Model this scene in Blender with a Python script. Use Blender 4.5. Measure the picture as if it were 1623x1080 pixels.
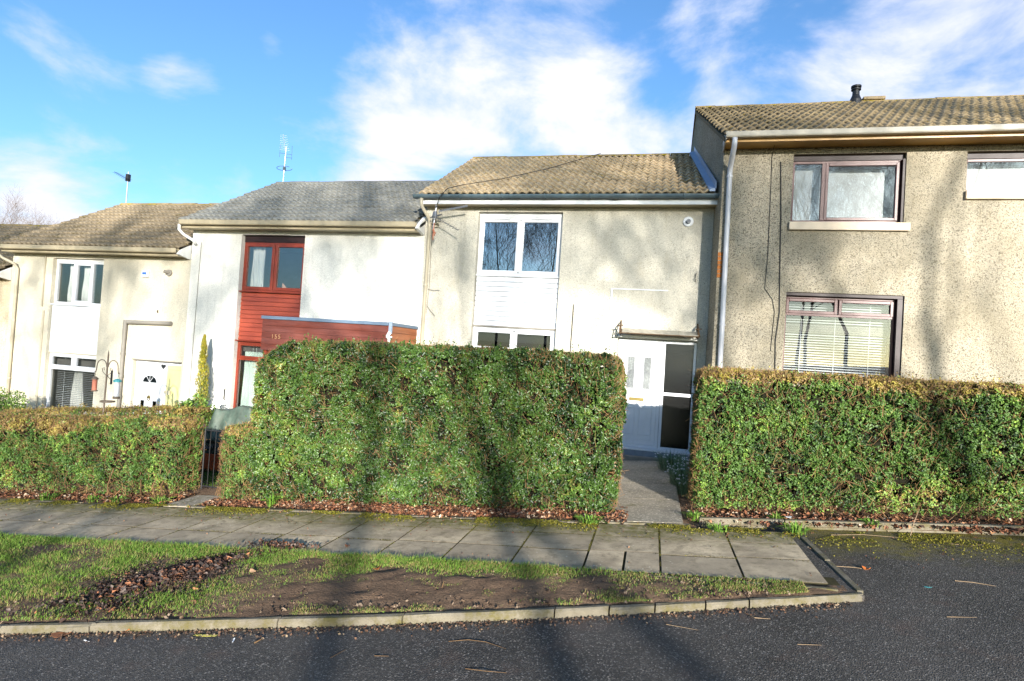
import bpy, bmesh, math, random
import numpy as np
from mathutils import Vector, Matrix
R = math.radians
random.seed(7)
rng = np.random.default_rng(11)
scene = bpy.context.scene
for _o in list(bpy.data.objects):
    bpy.data.objects.remove(_o)
COL = scene.collection

# ------------------------------------------------------------------ camera
cam_d = bpy.data.cameras.new('camera'); cam = bpy.data.objects.new('camera', cam_d); COL.objects.link(cam)
cam_d.sensor_width = 36.0; cam_d.lens = 926.0 / 1623.0 * 36.0
cam_d.clip_start = 0.05; cam_d.clip_end = 2000
yaw, pitch, roll = R(13.7), R(1.25), R(3.67)
fw = Vector((-math.sin(yaw) * math.cos(pitch), math.cos(yaw) * math.cos(pitch), math.sin(pitch)))
rt = Vector((math.cos(yaw), math.sin(yaw), 0)); up = rt.cross(fw)
r2 = rt * math.cos(roll) + up * math.sin(roll); u2 = up * math.cos(roll) - rt * math.sin(roll)
m = Matrix.Identity(4)
for i in range(3):
    m[i][0] = r2[i]; m[i][1] = u2[i]; m[i][2] = -fw[i]
m.translation = Vector((0, 0, 1.87))
cam.matrix_world = m
scene.camera = cam

# ------------------------------------------------------------------ sun and sky
SUN_AZ, SUN_EL = R(24.2), R(12.5)          # sun stands behind the camera, to the right
sdir = Vector((math.sin(SUN_AZ) * math.cos(SUN_EL), -math.cos(SUN_AZ) * math.cos(SUN_EL), math.sin(SUN_EL)))
sun_d = bpy.data.lights.new('sun', 'SUN'); sun_d.energy = 5.0; sun_d.angle = R(0.55); sun_d.color = (1.0, 0.955, 0.88)
sun = bpy.data.objects.new('sun', sun_d); COL.objects.link(sun)
sun.rotation_euler = (-sdir).to_track_quat('-Z', 'Y').to_euler(); sun.location = (20, -40, 20)

scene.view_settings.view_transform = 'Standard'; scene.view_settings.look = 'None'
scene.view_settings.exposure = 1.45; scene.view_settings.gamma = 1.0
scene.view_settings.use_curve_mapping = False
scene.cycles.use_denoising = True
scene.cycles.caustics_reflective = False; scene.cycles.caustics_refractive = False
scene.cycles.max_bounces = 8; scene.cycles.transparent_max_bounces = 12
scene.cycles.sample_clamp_indirect = 4.0

world = bpy.data.worlds.new('World'); scene.world = world; world.use_nodes = True
wn = world.node_tree.nodes; wl = world.node_tree.links
wn.clear()
def wnode(t, **kw):
    n = wn.new(t)
    for k, v in kw.items(): setattr(n, k, v)
    return n
sky = wnode('ShaderNodeTexSky', sky_type='NISHITA', sun_disc=False, sun_elevation=SUN_EL, sun_rotation=R(180) - SUN_AZ)
sky.air_density = 1.0; sky.dust_density = 1.2; sky.ozone_density = 3.0
geo = wnode('ShaderNodeTexCoord')
def wmath(op, a, b=None, c=None, clamp=False):
    n = wnode('ShaderNodeMath', operation=op, use_clamp=clamp)
    for i, v in enumerate((a, b, c)):
        if v is None: continue
        if isinstance(v, (int, float)): n.inputs[i].default_value = v
        else: wl.new(v, n.inputs[i])
    return n.outputs[0]
def wdir(px, py):
    d = r2 * ((px - 811.5) / 926.0) - u2 * ((py - 540) / 926.0) + fw
    return d.normalized()
def lobe(px, py, rad_px, amp):
    # one cloud bank: an angular bump about a direction of the sky
    n = wnode('ShaderNodeVectorMath', operation='DOT_PRODUCT'); wl.new(geo.outputs['Generated'], n.inputs[0])
    n.inputs[1].default_value = wdir(px, py)
    mr = wnode('ShaderNodeMapRange', interpolation_type='SMOOTHSTEP')
    wl.new(n.outputs['Value'], mr.inputs[0])
    mr.inputs[1].default_value = math.cos(math.atan(rad_px / 926.0)); mr.inputs[2].default_value = 1.0
    mr.inputs[3].default_value = 0.0; mr.inputs[4].default_value = amp
    return mr.outputs[0]
mp = wnode('ShaderNodeMapping'); wl.new(geo.outputs['Generated'], mp.inputs[0])
mp.inputs['Scale'].default_value = (1.0, 1.0, 1.9); mp.inputs['Location'].default_value = (0.31, 0.12, 0.4)
nz = wnode('ShaderNodeTexNoise'); wl.new(mp.outputs[0], nz.inputs['Vector'])
nz.inputs['Scale'].default_value = 3.6; nz.inputs['Detail'].default_value = 11.0; nz.inputs['Roughness'].default_value = 0.60
nz.inputs['Distortion'].default_value = 0.25
dens = nz.outputs['Fac']
for L in ((770, 220, 300, 0.15), (660, 140, 170, 0.15), (860, 240, 180, 0.08), (1030, 230, 200, 0.11), (880, 60, 200, 0.05), (540, 250, 190, 0.12), (1060, 60, 130, -0.12),
          (1420, 110, 290, 0.14), (1560, 60, 190, 0.06), (1130, 30, 80, 0.18), (130, 90, 110, 0.06), (140, 345, 170, 0.22), (290, 120, 60, 0.16), (460, 72, 55, 0.17),
          (400, 55, 50, 0.12), (340, 295, 80, 0.14), (60, 30, 120, 0.07), (330, 200, 240, -0.05), (1210, 110, 80, -0.10), (400, 60, 260, -0.05)):
    dens = wmath('ADD', dens, lobe(*L))
mask = wnode('ShaderNodeMapRange', interpolation_type='SMOOTHSTEP'); wl.new(dens, mask.inputs[0])
mask.inputs[1].default_value = 0.53; mask.inputs[2].default_value = 0.82
core = wnode('ShaderNodeMapRange', interpolation_type='SMOOTHSTEP'); wl.new(dens, core.inputs[0])
core.inputs[1].default_value = 0.64; core.inputs[2].default_value = 0.86
nz2 = wnode('ShaderNodeTexNoise'); wl.new(mp.outputs[0], nz2.inputs['Vector']); nz2.inputs['Scale'].default_value = 7.5; nz2.inputs['Detail'].default_value = 6.0
billow = wmath('MULTIPLY_ADD', nz2.outputs['Fac'], 2.2, -0.65, clamp=True)
cfac = wmath('MULTIPLY_ADD', core.outputs[0], 0.65, wmath('MULTIPLY', billow, 0.45), clamp=True)
ccol = wnode('ShaderNodeMix', data_type='RGBA'); wl.new(cfac, ccol.inputs[0])
ccol.inputs[6].default_value = (3.0, 3.3, 4.3, 1); ccol.inputs[7].default_value = (4.0, 4.0, 4.2, 1)
tint = wnode('ShaderNodeMix', data_type='RGBA', blend_type='MULTIPLY'); tint.inputs[0].default_value = 1.0
wl.new(sky.outputs[0], tint.inputs[6]); tint.inputs[7].default_value = (0.74, 0.96, 1.12, 1)
mixc = wnode('ShaderNodeMix', data_type='RGBA'); wl.new(mask.outputs[0], mixc.inputs[0])
wl.new(tint.outputs[2], mixc.inputs[6]); wl.new(ccol.outputs[2], mixc.inputs[7])
bg = wnode('ShaderNodeBackground'); bg.inputs['Strength'].default_value = 0.10
wl.new(mixc.outputs[2], bg.inputs['Color'])
wo = wnode('ShaderNodeOutputWorld'); wl.new(bg.outputs[0], wo.inputs['Surface'])

# ------------------------------------------------------------------ helpers: materials
def srgb(r, g, b):
    f = lambda c: (c / 255 / 12.92) if c / 255 <= 0.04045 else ((c / 255 + 0.055) / 1.055) ** 2.4
    return (f(r), f(g), f(b), 1)
class NT:
    def __init__(s, name):
        s.m = bpy.data.materials.new(name); s.m.use_nodes = True
        s.n = s.m.node_tree.nodes; s.l = s.m.node_tree.links
        s.p = s.n['Principled BSDF']; s.out = s.n['Material Output']
        s.pos = s.n.new('ShaderNodeNewGeometry').outputs['Position']
    def set(s, k, v):
        if hasattr(v, 'is_linked') or isinstance(v, bpy.types.NodeSocket): s.l.new(v, s.p.inputs[k])
        else: s.p.inputs[k].default_value = v
    def noise(s, scale, detail=4, rough=0.55, vec=None, dist=0.0, stretch=None):
        v = vec or s.pos
        if stretch:
            mp = s.n.new('ShaderNodeMapping'); s.l.new(v, mp.inputs[0]); mp.inputs['Scale'].default_value = stretch; v = mp.outputs[0]
        t = s.n.new('ShaderNodeTexNoise'); s.l.new(v, t.inputs['Vector'])
        t.inputs['Scale'].default_value = scale; t.inputs['Detail'].default_value = detail
        t.inputs['Roughness'].default_value = rough; t.inputs['Distortion'].default_value = dist
        return t.outputs['Fac']
    def vor(s, scale, out='Color', feature='F1'):
        t = s.n.new('ShaderNodeTexVoronoi'); t.feature = feature; s.l.new(s.pos, t.inputs['Vector']); t.inputs['Scale'].default_value = scale
        return t.outputs[out]
    def mr(s, v, a, b, c=0.0, d=1.0):
        t = s.n.new('ShaderNodeMapRange'); s.l.new(v, t.inputs[0])
        for i, x in enumerate((a, b, c, d)): t.inputs[i + 1].default_value = x
        return t.outputs[0]
    def mix(s, fac, a, b, mode='MIX'):
        t = s.n.new('ShaderNodeMix'); t.data_type = 'RGBA'; t.blend_type = mode
        if isinstance(fac, (int, float)): t.inputs[0].default_value = fac
        else: s.l.new(fac, t.inputs[0])
        for i, v in ((6, a), (7, b)):
            if isinstance(v, (tuple, list)): t.inputs[i].default_value = v
            else: s.l.new(v, t.inputs[i])
        return t.outputs[2]
    def math(s, op, a, b=0.0, clamp=False):
        t = s.n.new('ShaderNodeMath'); t.operation = op; t.use_clamp = clamp
        for i, v in ((0, a), (1, b)):
            if isinstance(v, (int, float)): t.inputs[i].default_value = v
            else: s.l.new(v, t.inputs[i])
        return t.outputs[0]
    def ramp(s, v, stops):
        t = s.n.new('ShaderNodeValToRGB'); s.l.new(v, t.inputs[0]); e = t.color_ramp.elements
        while len(e) < len(stops): e.new(0.5)
        for i, (p, c) in enumerate(stops): e[i].position = p; e[i].color = c
        return t.outputs[0]
    def bump(s, h, strength=0.3, dist=0.01):
        b = s.n.new('ShaderNodeBump'); s.l.new(h, b.inputs['Height']); b.inputs['Strength'].default_value = strength
        b.inputs['Distance'].default_value = dist; s.l.new(b.outputs[0], s.p.inputs['Normal'])
    def rnd(s): return s.n.new('ShaderNodeObjectInfo').outputs['Random']
    def sep(s):
        t = s.n.new('ShaderNodeSeparateXYZ'); s.l.new(s.pos, t.inputs[0]); return t.outputs

M = {}
def plain(key, c, rough=0.5, spec=0.5, var=0.12, sc=6.0, metal=0.0, grime=None):
    t = NT(key); n = t.noise(sc, 6, 0.6)
    c2 = tuple(x * (1 - var * 2) for x in c[:3]) + (1,)
    col = t.mix(t.mr(n, 0.3, 0.75), c2, c)
    if grime:
        g = t.noise(2.2, 8, 0.7, stretch=(3, 3, 0.7)); col = t.mix(t.mr(g, 0.48, 0.75, 0, grime), col, (0.16, 0.15, 0.12, 1))
    t.set('Base Color', col); t.set('Roughness', rough); t.set('Specular IOR Level', spec); t.set('Metallic', metal)
    M[key] = t.m; return t
def roughcast(key, base, dark, speck, stain, gsc, amount, bumpd):
    t = NT(key)
    v = t.vor(gsc); sp = t.n.new('ShaderNodeSeparateColor'); t.l.new(v, sp.inputs[0])
    fine = t.noise(gsc * 0.8, 3, 0.7)
    col = t.mix(t.mr(sp.outputs[0], 0.0, 1.0), base, tuple(x * 0.72 for x in base[:3]) + (1,))
    col = t.mix(t.mr(sp.outputs[1], 1 - amount, 1 - amount + 0.05, 0, .75), col, speck)
    big = t.noise(0.9, 7, 0.62); col = t.mix(t.mr(big, 0.42, 0.78, 0, 0.85), col, dark)
    st = t.noise(1.6, 8, 0.7, stretch=(2.2, 2.2, 0.6)); col = t.mix(t.mr(st, 0.55, 0.8, 0, 0.6), col, stain)
    run = t.noise(1.3, 6, 0.62, stretch=(7, 7, 0.28)); col = t.mix(t.mr(run, 0.56, 0.74, 0, 0.24), col, tuple(x * 0.62 for x in stain[:3]) + (1,))   # rain runs
    t.set('Base Color', col); t.set('Roughness', 0.92); t.set('Specular IOR Level', 0.2)
    h = t.math('ADD', fine, t.vor(gsc, 'Distance')); t.bump(h, 0.75, bumpd)
    M[key] = t.m; return t
roughcast('cast_mid', srgb(212, 206, 190), srgb(168, 162, 147), srgb(134, 129, 116), srgb(178, 166, 140), 80, 0.14, 0.010)
roughcast('cast_left', srgb(214, 206, 186), srgb(186, 176, 155), srgb(154, 147, 133), srgb(186, 174, 150), 80, 0.09, 0.008)
roughcast('cast_red', srgb(228, 225, 216), srgb(208, 205, 195), srgb(196, 195, 189), srgb(190, 186, 176), 80, 0.06, 0.006)
roughcast('cast_right', srgb(176, 166, 146), srgb(136, 126, 104), srgb(78, 71, 60), srgb(132, 120, 94), 66, 0.27, 0.014)
roughcast('cast_far', srgb(212, 196, 168), srgb(190, 172, 140), srgb(170, 156, 130), srgb(180, 160, 126), 42, 0.12, 0.01)
plain('upvc', (0.70, 0.71, 0.73, 1), 0.28, 0.5, 0.03, grime=0.12)
plain('white_paint', (0.78, 0.77, 0.73, 1), 0.45, 0.4, 0.05, grime=0.2)
plain('cream', srgb(208, 196, 166), 0.5, 0.4, 0.06, grime=0.22)
plain('beige_gutter', srgb(172, 158, 130), 0.5, 0.4, 0.08, grime=0.35)
plain('grey_gutter', srgb(172, 164, 148), 0.5, 0.4, 0.08, grime=0.35)
plain('slate_gutter', srgb(86, 104, 112), 0.4, 0.5, 0.1, grime=0.25)
plain('pipe_cream', srgb(182, 172, 150), 0.45, 0.4, 0.08, grime=0.3)
plain('pipe_white', srgb(196, 196, 200), 0.4, 0.4, 0.06, grime=0.25)
plain('pipe_grey', srgb(136, 130, 120), 0.5, 0.4, 0.1, grime=0.2)
plain('red_frame', srgb(134, 52, 32), 0.35, 0.5, 0.12, sc=9)
plain('maroon_frame', srgb(92, 48, 44), 0.4, 0.5, 0.12)
plain('dark_maroon', srgb(44, 26, 26), 0.5, 0.4, 0.1)
plain('brown_soffit', srgb(196, 150, 76), 0.4, 0.5, 0.18, sc=4)
plain('stone_sill', srgb(214, 196, 172), 0.8, 0.3, 0.06)
plain('metal_grey', srgb(120, 122, 126), 0.4, 0.5, 0.1, metal=0.6)
plain('alum', srgb(190, 192, 196), 0.35, 0.5, 0.06, metal=0.7)
plain('black_metal', srgb(34, 33, 34), 0.5, 0.5, 0.15)
plain('black_cable', srgb(30, 28, 26), 0.6, 0.4, 0.1)
plain('rust_iron', srgb(96, 74, 52), 0.75, 0.3, 0.25, sc=20)
plain('pole_brown', srgb(112, 98, 84), 0.6, 0.4, 0.2, sc=20)
plain('lead_flash', srgb(150, 166, 188), 0.5, 0.5, 0.1, metal=0.2)
plain('lead_cap', srgb(112, 130, 150), 0.5, 0.5, 0.1, metal=0.2)
plain('concrete', srgb(140, 134, 122), 0.85, 0.3, 0.2, sc=5, grime=0.4)
plain('step_blue', srgb(128, 138, 150), 0.6, 0.4, 0.15, grime=0.3)
plain('brass', srgb(170, 150, 90), 0.3, 0.6, 0.1, metal=0.8)
plain('blind', (0.58, 0.59, 0.58, 1), 0.5, 0.3, 0.03)
plain('curtain', (0.78, 0.77, 0.72, 1), 0.9, 0.1, 0.05)
plain('curtain_green', srgb(206, 224, 212), 0.9, 0.1, 0.06)
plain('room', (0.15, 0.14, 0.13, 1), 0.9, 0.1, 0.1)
plain('cream_panel', srgb(214, 208, 150), 0.5, 0.3, 0.06)
plain('peach', srgb(224, 168, 140), 0.8, 0.2, 0.08)
plain('tarp', srgb(84, 100, 88), 0.6, 0.35, 0.3, sc=7, grime=0.4)
plain('terracotta', srgb(176, 74, 30), 0.75, 0.3, 0.2, sc=10)
plain('orange_rag', srgb(186, 120, 94), 0.8, 0.2, 0.15)
plain('seed_red', srgb(196, 120, 96), 0.6, 0.3, 0.3, sc=80)
plain('teal', srgb(64, 142, 150), 0.4, 0.5, 0.1)
plain('yellow_strip', srgb(196, 186, 92), 0.5, 0.3, 0.1)
plain('paper', (0.75, 0.76, 0.78, 1), 0.6, 0.3, 0.06)
plain('blue_print', srgb(50, 96, 170), 0.5, 0.3, 0.05)
plain('grey_stone', srgb(120, 116, 108), 0.9, 0.3, 0.3, sc=8)
plain('gold_digit', srgb(196, 150, 110), 0.4, 0.5, 0.1, metal=0.3)
plain('brick_orange', srgb(196, 122, 64), 0.85, 0.2, 0.2, sc=20)
plain('perspex', srgb(186, 178, 160), 0.4, 0.5, 0.3, sc=9)
plain('bark', srgb(84, 74, 62), 0.9, 0.2, 0.25, sc=14)
plain('bark_pale', srgb(120, 106, 96), 0.9, 0.2, 0.2, sc=14)
plain('twig', srgb(120, 94, 66), 0.85, 0.2, 0.3, sc=30)
# stained timber boards of the porch, weathered in long streaks
for key, a, b in (('board_red', srgb(164, 74, 50), srgb(146, 62, 42)), ('board_porch', srgb(98, 42, 24), srgb(116, 66, 56)), ('board_brown', srgb(150, 88, 50), srgb(128, 70, 38))):
    t = NT(key); n = t.noise(3.0, 6, 0.6, stretch=(0.35, 0.35, 3.2))
    col = t.mix(t.mr(n, 0.38, 0.66), a, b)
    fine = t.noise(24, 4, 0.6, stretch=(0.1, 0.1, 2.0)); col = t.mix(t.mr(fine, 0.4, 0.7, 0, 0.25), col, tuple(x * 0.6 for x in a[:3]) + (1,))
    rv = t.mr(t.rnd(), 0, 1, 0.0, 0.3); col = t.mix(rv, col, tuple(x * 0.62 for x in b[:3]) + (1,))
    t.set('Base Color', col); t.set('Roughness', 0.42); t.set('Specular IOR Level', 0.45); t.bump(fine, 0.15, 0.003); M[key] = t.m
# panes
def glass(key, ior, tintc, rough=0.0, bumpy=0.0):
    t = NT(key); t.n.remove(t.p)
    tr = t.n.new('ShaderNodeBsdfTransparent'); tr.inputs[0].default_value = tintc
    gl = t.n.new('ShaderNodeBsdfGlossy'); gl.inputs['Roughness'].default_value = rough
    lw = t.n.new('ShaderNodeLayerWeight'); lw.inputs['Blend'].default_value = 0.5
    fac = t.math('ADD', ior, t.math('MULTIPLY', t.math('POWER', lw.outputs['Facing'], 4.0), 0.9))
    if bumpy:
        b = t.n.new('ShaderNodeBump'); b.inputs['Strength'].default_value = bumpy; b.inputs['Distance'].default_value = 0.01
        t.l.new(t.vor(45, 'Distance', 'SMOOTH_F1'), b.inputs['Height']); t.l.new(b.outputs[0], gl.inputs['Normal'])
    mx = t.n.new('ShaderNodeMixShader'); t.l.new(fac, mx.inputs[0]); t.l.new(tr.outputs[0], mx.inputs[1]); t.l.new(gl.outputs[0], mx.inputs[2])
    t.l.new(mx.outputs[0], t.out.inputs['Surface']); M[key] = t.m
glass('glass', 0.12, (0.94, 0.95, 0.95, 1)); glass('glass_dim', 0.44, (0.55, 0.60, 0.62, 1)); glass('glass_low', 0.09, (0.5, 0.53, 0.55, 1)); glass('glass_clear', 0.05, (0.96, 0.97, 0.97, 1))
glass('glass_obscure', 0.06, (0.07, 0.09, 0.10, 1), 0.2, 0.25)
plain('frosted', srgb(150, 154, 152), 0.25, 0.5, 0.3, sc=40)
# roof tiles
def tilemat(key, a, b, moss, mossamt, dark, pan=0.35):
    t = NT(key); n = t.noise(1.3, 6, 0.65); f = t.noise(26, 5, 0.7)
    at = t.n.new('ShaderNodeAttribute'); at.attribute_name = 'Wear'  # worn crests and lips, plus the shade painted on the tails
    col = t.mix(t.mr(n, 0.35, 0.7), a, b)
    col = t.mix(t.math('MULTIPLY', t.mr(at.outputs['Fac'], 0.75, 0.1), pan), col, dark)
    col = t.mix(t.mr(t.rnd(), 0, 1, 0, 0.45), col, tuple(x * 0.62 for x in a[:3]) + (1,))
    col = t.mix(t.mr(f, 0.52, 0.7, 0, 0.7), col, dark)
    mo = t.math('ADD', t.noise(3.4, 8, 0.75), t.math('MULTIPLY', t.math('SUBTRACT', t.noise(17, 5, 0.7), 0.5), 0.7))
    col = t.mix(t.mr(mo, 0.63 - mossamt, 0.72 - mossamt), col, moss)
    t.set('Base Color', col); t.set('Roughness', 0.95); t.set('Specular IOR Level', 0.15)
    t.bump(t.math('ADD', f, t.mr(mo, 0.6 - mossamt, 0.8 - mossamt)), 0.7, 0.02); M[key] = t.m
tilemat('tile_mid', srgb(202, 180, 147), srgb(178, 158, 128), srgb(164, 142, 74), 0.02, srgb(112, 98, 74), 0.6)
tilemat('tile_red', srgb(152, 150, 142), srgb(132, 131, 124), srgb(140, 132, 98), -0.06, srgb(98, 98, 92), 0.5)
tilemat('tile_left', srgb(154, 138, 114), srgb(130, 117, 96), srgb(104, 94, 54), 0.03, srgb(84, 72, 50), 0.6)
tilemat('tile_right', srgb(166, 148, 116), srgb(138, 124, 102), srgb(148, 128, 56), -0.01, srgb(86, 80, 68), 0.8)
tilemat('ridge_moss', srgb(176, 152, 112), srgb(160, 138, 102), srgb(158, 138, 44), 0.11, srgb(112, 96, 64))
# asphalt, soil, slabs
t = NT('asphalt'); v = t.vor(105); s3 = t.n.new('ShaderNodeSeparateColor'); t.l.new(v, s3.inputs[0]); big = t.noise(0.8, 7, 0.65); f = t.noise(60, 4, 0.7)
col = t.mix(t.mr(big, 0.35, 0.7), (0.026, 0.023, 0.021, 1), (0.066, 0.058, 0.050, 1))
col = t.mix(t.mr(s3.outputs[0], 0.72, 0.98), col, (0.10, 0.091, 0.081, 1)); col = t.mix(t.mr(s3.outputs[1], 0.9, 0.98), col, (0.21, 0.19, 0.17, 1))
rusty = t.noise(3, 5, 0.6); col = t.mix(t.mr(rusty, 0.56, 0.75, 0, 0.45), col, (0.10, 0.062, 0.046, 1))
sx = t.sep(); edge = t.math('ADD', sx[1], t.math('MULTIPLY', t.noise(2.2, 6, 0.7), 1.6))
my = t.mr(edge, 7.1, 7.8); mx = t.mr(sx[0], 1.5, 1.9); ms = t.math('MULTIPLY', my, mx)
col = t.mix(t.math('MULTIPLY', ms, t.mr(t.noise(9, 5, 0.7), 0.3, 0.6)), col, srgb(96, 88, 22))
t.set('Base Color', col); t.set('Roughness', t.mr(big, 0.3, 0.7, 0.55, 0.85)); t.set('Specular IOR Level', 0.4)
t.bump(t.math('ADD', t.vor(105, 'Distance'), f), 0.8, 0.010); M['asphalt'] = t.m
t = NT('soil'); n = t.noise(2.0, 8, 0.7); f = t.noise(40, 6, 0.7)
col = t.mix(t.mr(n, 0.35, 0.7), srgb(98, 78, 62), srgb(130, 106, 84)); col = t.mix(t.mr(f, 0.5, 0.75, 0, 0.8), col, srgb(66, 52, 40))
t.set('Base Color', col); t.set('Roughness', 0.95); t.set('Specular IOR Level', 0.2); t.bump(t.math('ADD', f, n), 1.0, 0.03); M['soil'] = t.m
plain('joint', srgb(70, 64, 38), 0.95, 0.2, 0.3, sc=12)
t = NT('lawn_soil'); n = t.noise(3.0, 8, 0.7); col = t.mix(t.mr(n, 0.35, 0.65), srgb(62, 66, 28), srgb(78, 66, 40))
t.set('Base Color', col); t.set('Roughness', 0.95); t.bump(n, 0.8, 0.02); M['lawn_soil'] = t.m
t = NT('slab'); n = t.noise(2.4, 8, 0.7); f = t.noise(70, 4, 0.7); sx = t.sep()
col = t.mix(t.mr(n, 0.38, 0.62), srgb(204, 184, 152), srgb(150, 134, 110)); col = t.mix(t.mr(t.rnd(), 0, 1, 0, 0.6), col, srgb(134, 122, 104))
col = t.mix(t.mr(t.noise(7, 8, 0.75), 0.50, 0.66, 0, 0.8), col, srgb(112, 100, 78))
lv = t.vor(16, 'Distance'); col = t.mix(t.math('MULTIPLY', t.mr(lv, 0.16, 0.10), t.mr(t.noise(1.7, 4, 0.6), 0.5, 0.6)), col, srgb(206, 198, 176))
col = t.mix(t.mr(f, 0.55, 0.72, 0, 0.6), col, srgb(106, 98, 86))
edge = t.math('ADD', sx[1], t.math('MULTIPLY', t.noise(2.6, 8, 0.75), 1.5)); mk = t.mr(edge, 6.95, 7.5)
col = t.mix(t.math('MULTIPLY', mk, t.mr(t.noise(12, 6, 0.7), 0.28, 0.6)), col, srgb(92, 88, 30))
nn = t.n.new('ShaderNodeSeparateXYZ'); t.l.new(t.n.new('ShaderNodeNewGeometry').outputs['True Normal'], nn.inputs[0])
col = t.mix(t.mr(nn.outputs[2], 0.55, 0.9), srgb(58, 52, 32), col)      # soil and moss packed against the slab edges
t.set('Base Color', col); t.set('Roughness', 0.82); t.set('Specular IOR Level', 0.35); t.bump(t.math('ADD', f, n), 0.5, 0.006); M['slab'] = t.m
t = NT('kerb'); n = t.noise(3.0, 8, 0.7); f = t.noise(60, 4, 0.7); col = t.mix(t.mr(n, 0.35, 0.7), srgb(116, 108, 92), srgb(80, 74, 62))
col = t.mix(t.mr(t.noise(6, 7, 0.75), 0.46, 0.64, 0, 0.9), col, srgb(86, 78, 36)); col = t.mix(t.mr(f, 0.55, 0.72, 0, 0.6), col, srgb(84, 78, 66))
t.set('Base Color', col); t.set('Roughness', 0.9); t.bump(t.math('ADD', f, n), 0.6, 0.01); M['kerb'] = t.m
t = NT('path'); n = t.noise(1.8, 8, 0.7); v = t.vor(60); s3 = t.n.new('ShaderNodeSeparateColor'); t.l.new(v, s3.inputs[0]); sx = t.sep()
col = t.mix(t.mr(n, 0.35, 0.7), srgb(146, 136, 118), srgb(112, 104, 90)); col = t.mix(t.mr(s3.outputs[0], 0.75, 0.95), col, srgb(176, 166, 148))
col = t.mix(t.mr(t.noise(4, 6, 0.7), 0.56, 0.7, 0, 0.8), col, srgb(84, 80, 28)); t.set('Base Color', col); t.set('Roughness', 0.9); t.bump(n, 0.5, 0.01); M['path'] = t.m
# foliage: every leaf carries its own colour
def leafmat(key, rough, spec, transl):
    t = NT(key); a = t.n.new('ShaderNodeAttribute'); a.attribute_name = 'Col'
    t.set('Base Color', a.outputs['Color']); t.set('Roughness', rough); t.set('Specular IOR Level', spec)
    tl = t.n.new('ShaderNodeBsdfTranslucent'); t.l.new(a.outputs['Color'], tl.inputs[0])
    mx = t.n.new('ShaderNodeMixShader'); mx.inputs[0].default_value = transl
    t.l.new(t.p.outputs[0], mx.inputs[1]); t.l.new(tl.outputs[0], mx.inputs[2]); t.l.new(mx.outputs[0], t.out.inputs['Surface']); M[key] = t.m
leafmat('leaf', 0.5, 0.35, 0.14); leafmat('leaf_gloss', 0.40, 0.42, 0.10); leafmat('grass', 0.6, 0.3, 0.3); leafmat('dry_leaf', 0.7, 0.35, 0.12)

# ------------------------------------------------------------------ helpers: geometry
def g(x): return 0.09 * max(-45.0, min(45.0, x))          # the street climbs to the right
def vnoise(P, scale, seed=0):
    P = np.asarray(P, float) * scale + seed * 17.31; i = np.floor(P).astype(np.int64); f = P - i; f = f * f * (3 - 2 * f); out = 0
    for dx in (0, 1):
        for dy in (0, 1):
            for dz in (0, 1):
                h = ((i[:, 0] + dx) * 374761393 + (i[:, 1] + dy) * 668265263 + (i[:, 2] + dz) * 2147483647 + seed * 1013) & 0xffffffff
                h = ((h ^ (h >> 13)) * 1274126177) & 0xffffffff; h = (h ^ (h >> 16)) & 0xffff
                w = (f[:, 0] if dx else 1 - f[:, 0]) * (f[:, 1] if dy else 1 - f[:, 1]) * (f[:, 2] if dz else 1 - f[:, 2])
                out = out + w * h / 65535.0
    return out
def fbm(P, scale, seed=0, oct=3):
    o = 0; a = 0.5; tot = 0
    for k in range(oct): o = o + a * vnoise(P, scale * 2 ** k, seed + k); tot += a; a *= 0.5
    return o / tot
def wloc(o):
    v = Vector((0, 0, 0))
    while o is not None: v = v + o.location; o = o.parent
    return v
def tag(o, label=None, cat=None, group=None, kind=None):
    if label: o['label'] = label
    if cat: o['category'] = cat
    if group: o['group'] = group
    if kind: o['kind'] = kind
    return o
def link(name, me, parent=None, loc=None):
    o = bpy.data.objects.new(name, me); COL.objects.link(o); o.parent = parent
    if loc is not None: o.location = loc
    return o
def thing(name, loc, label, cat, group=None):
    o = bpy.data.objects.new(name, None); COL.objects.link(o); o.location = loc; o.empty_display_size = 0.1
    return tag(o, label, cat, group)
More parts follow.
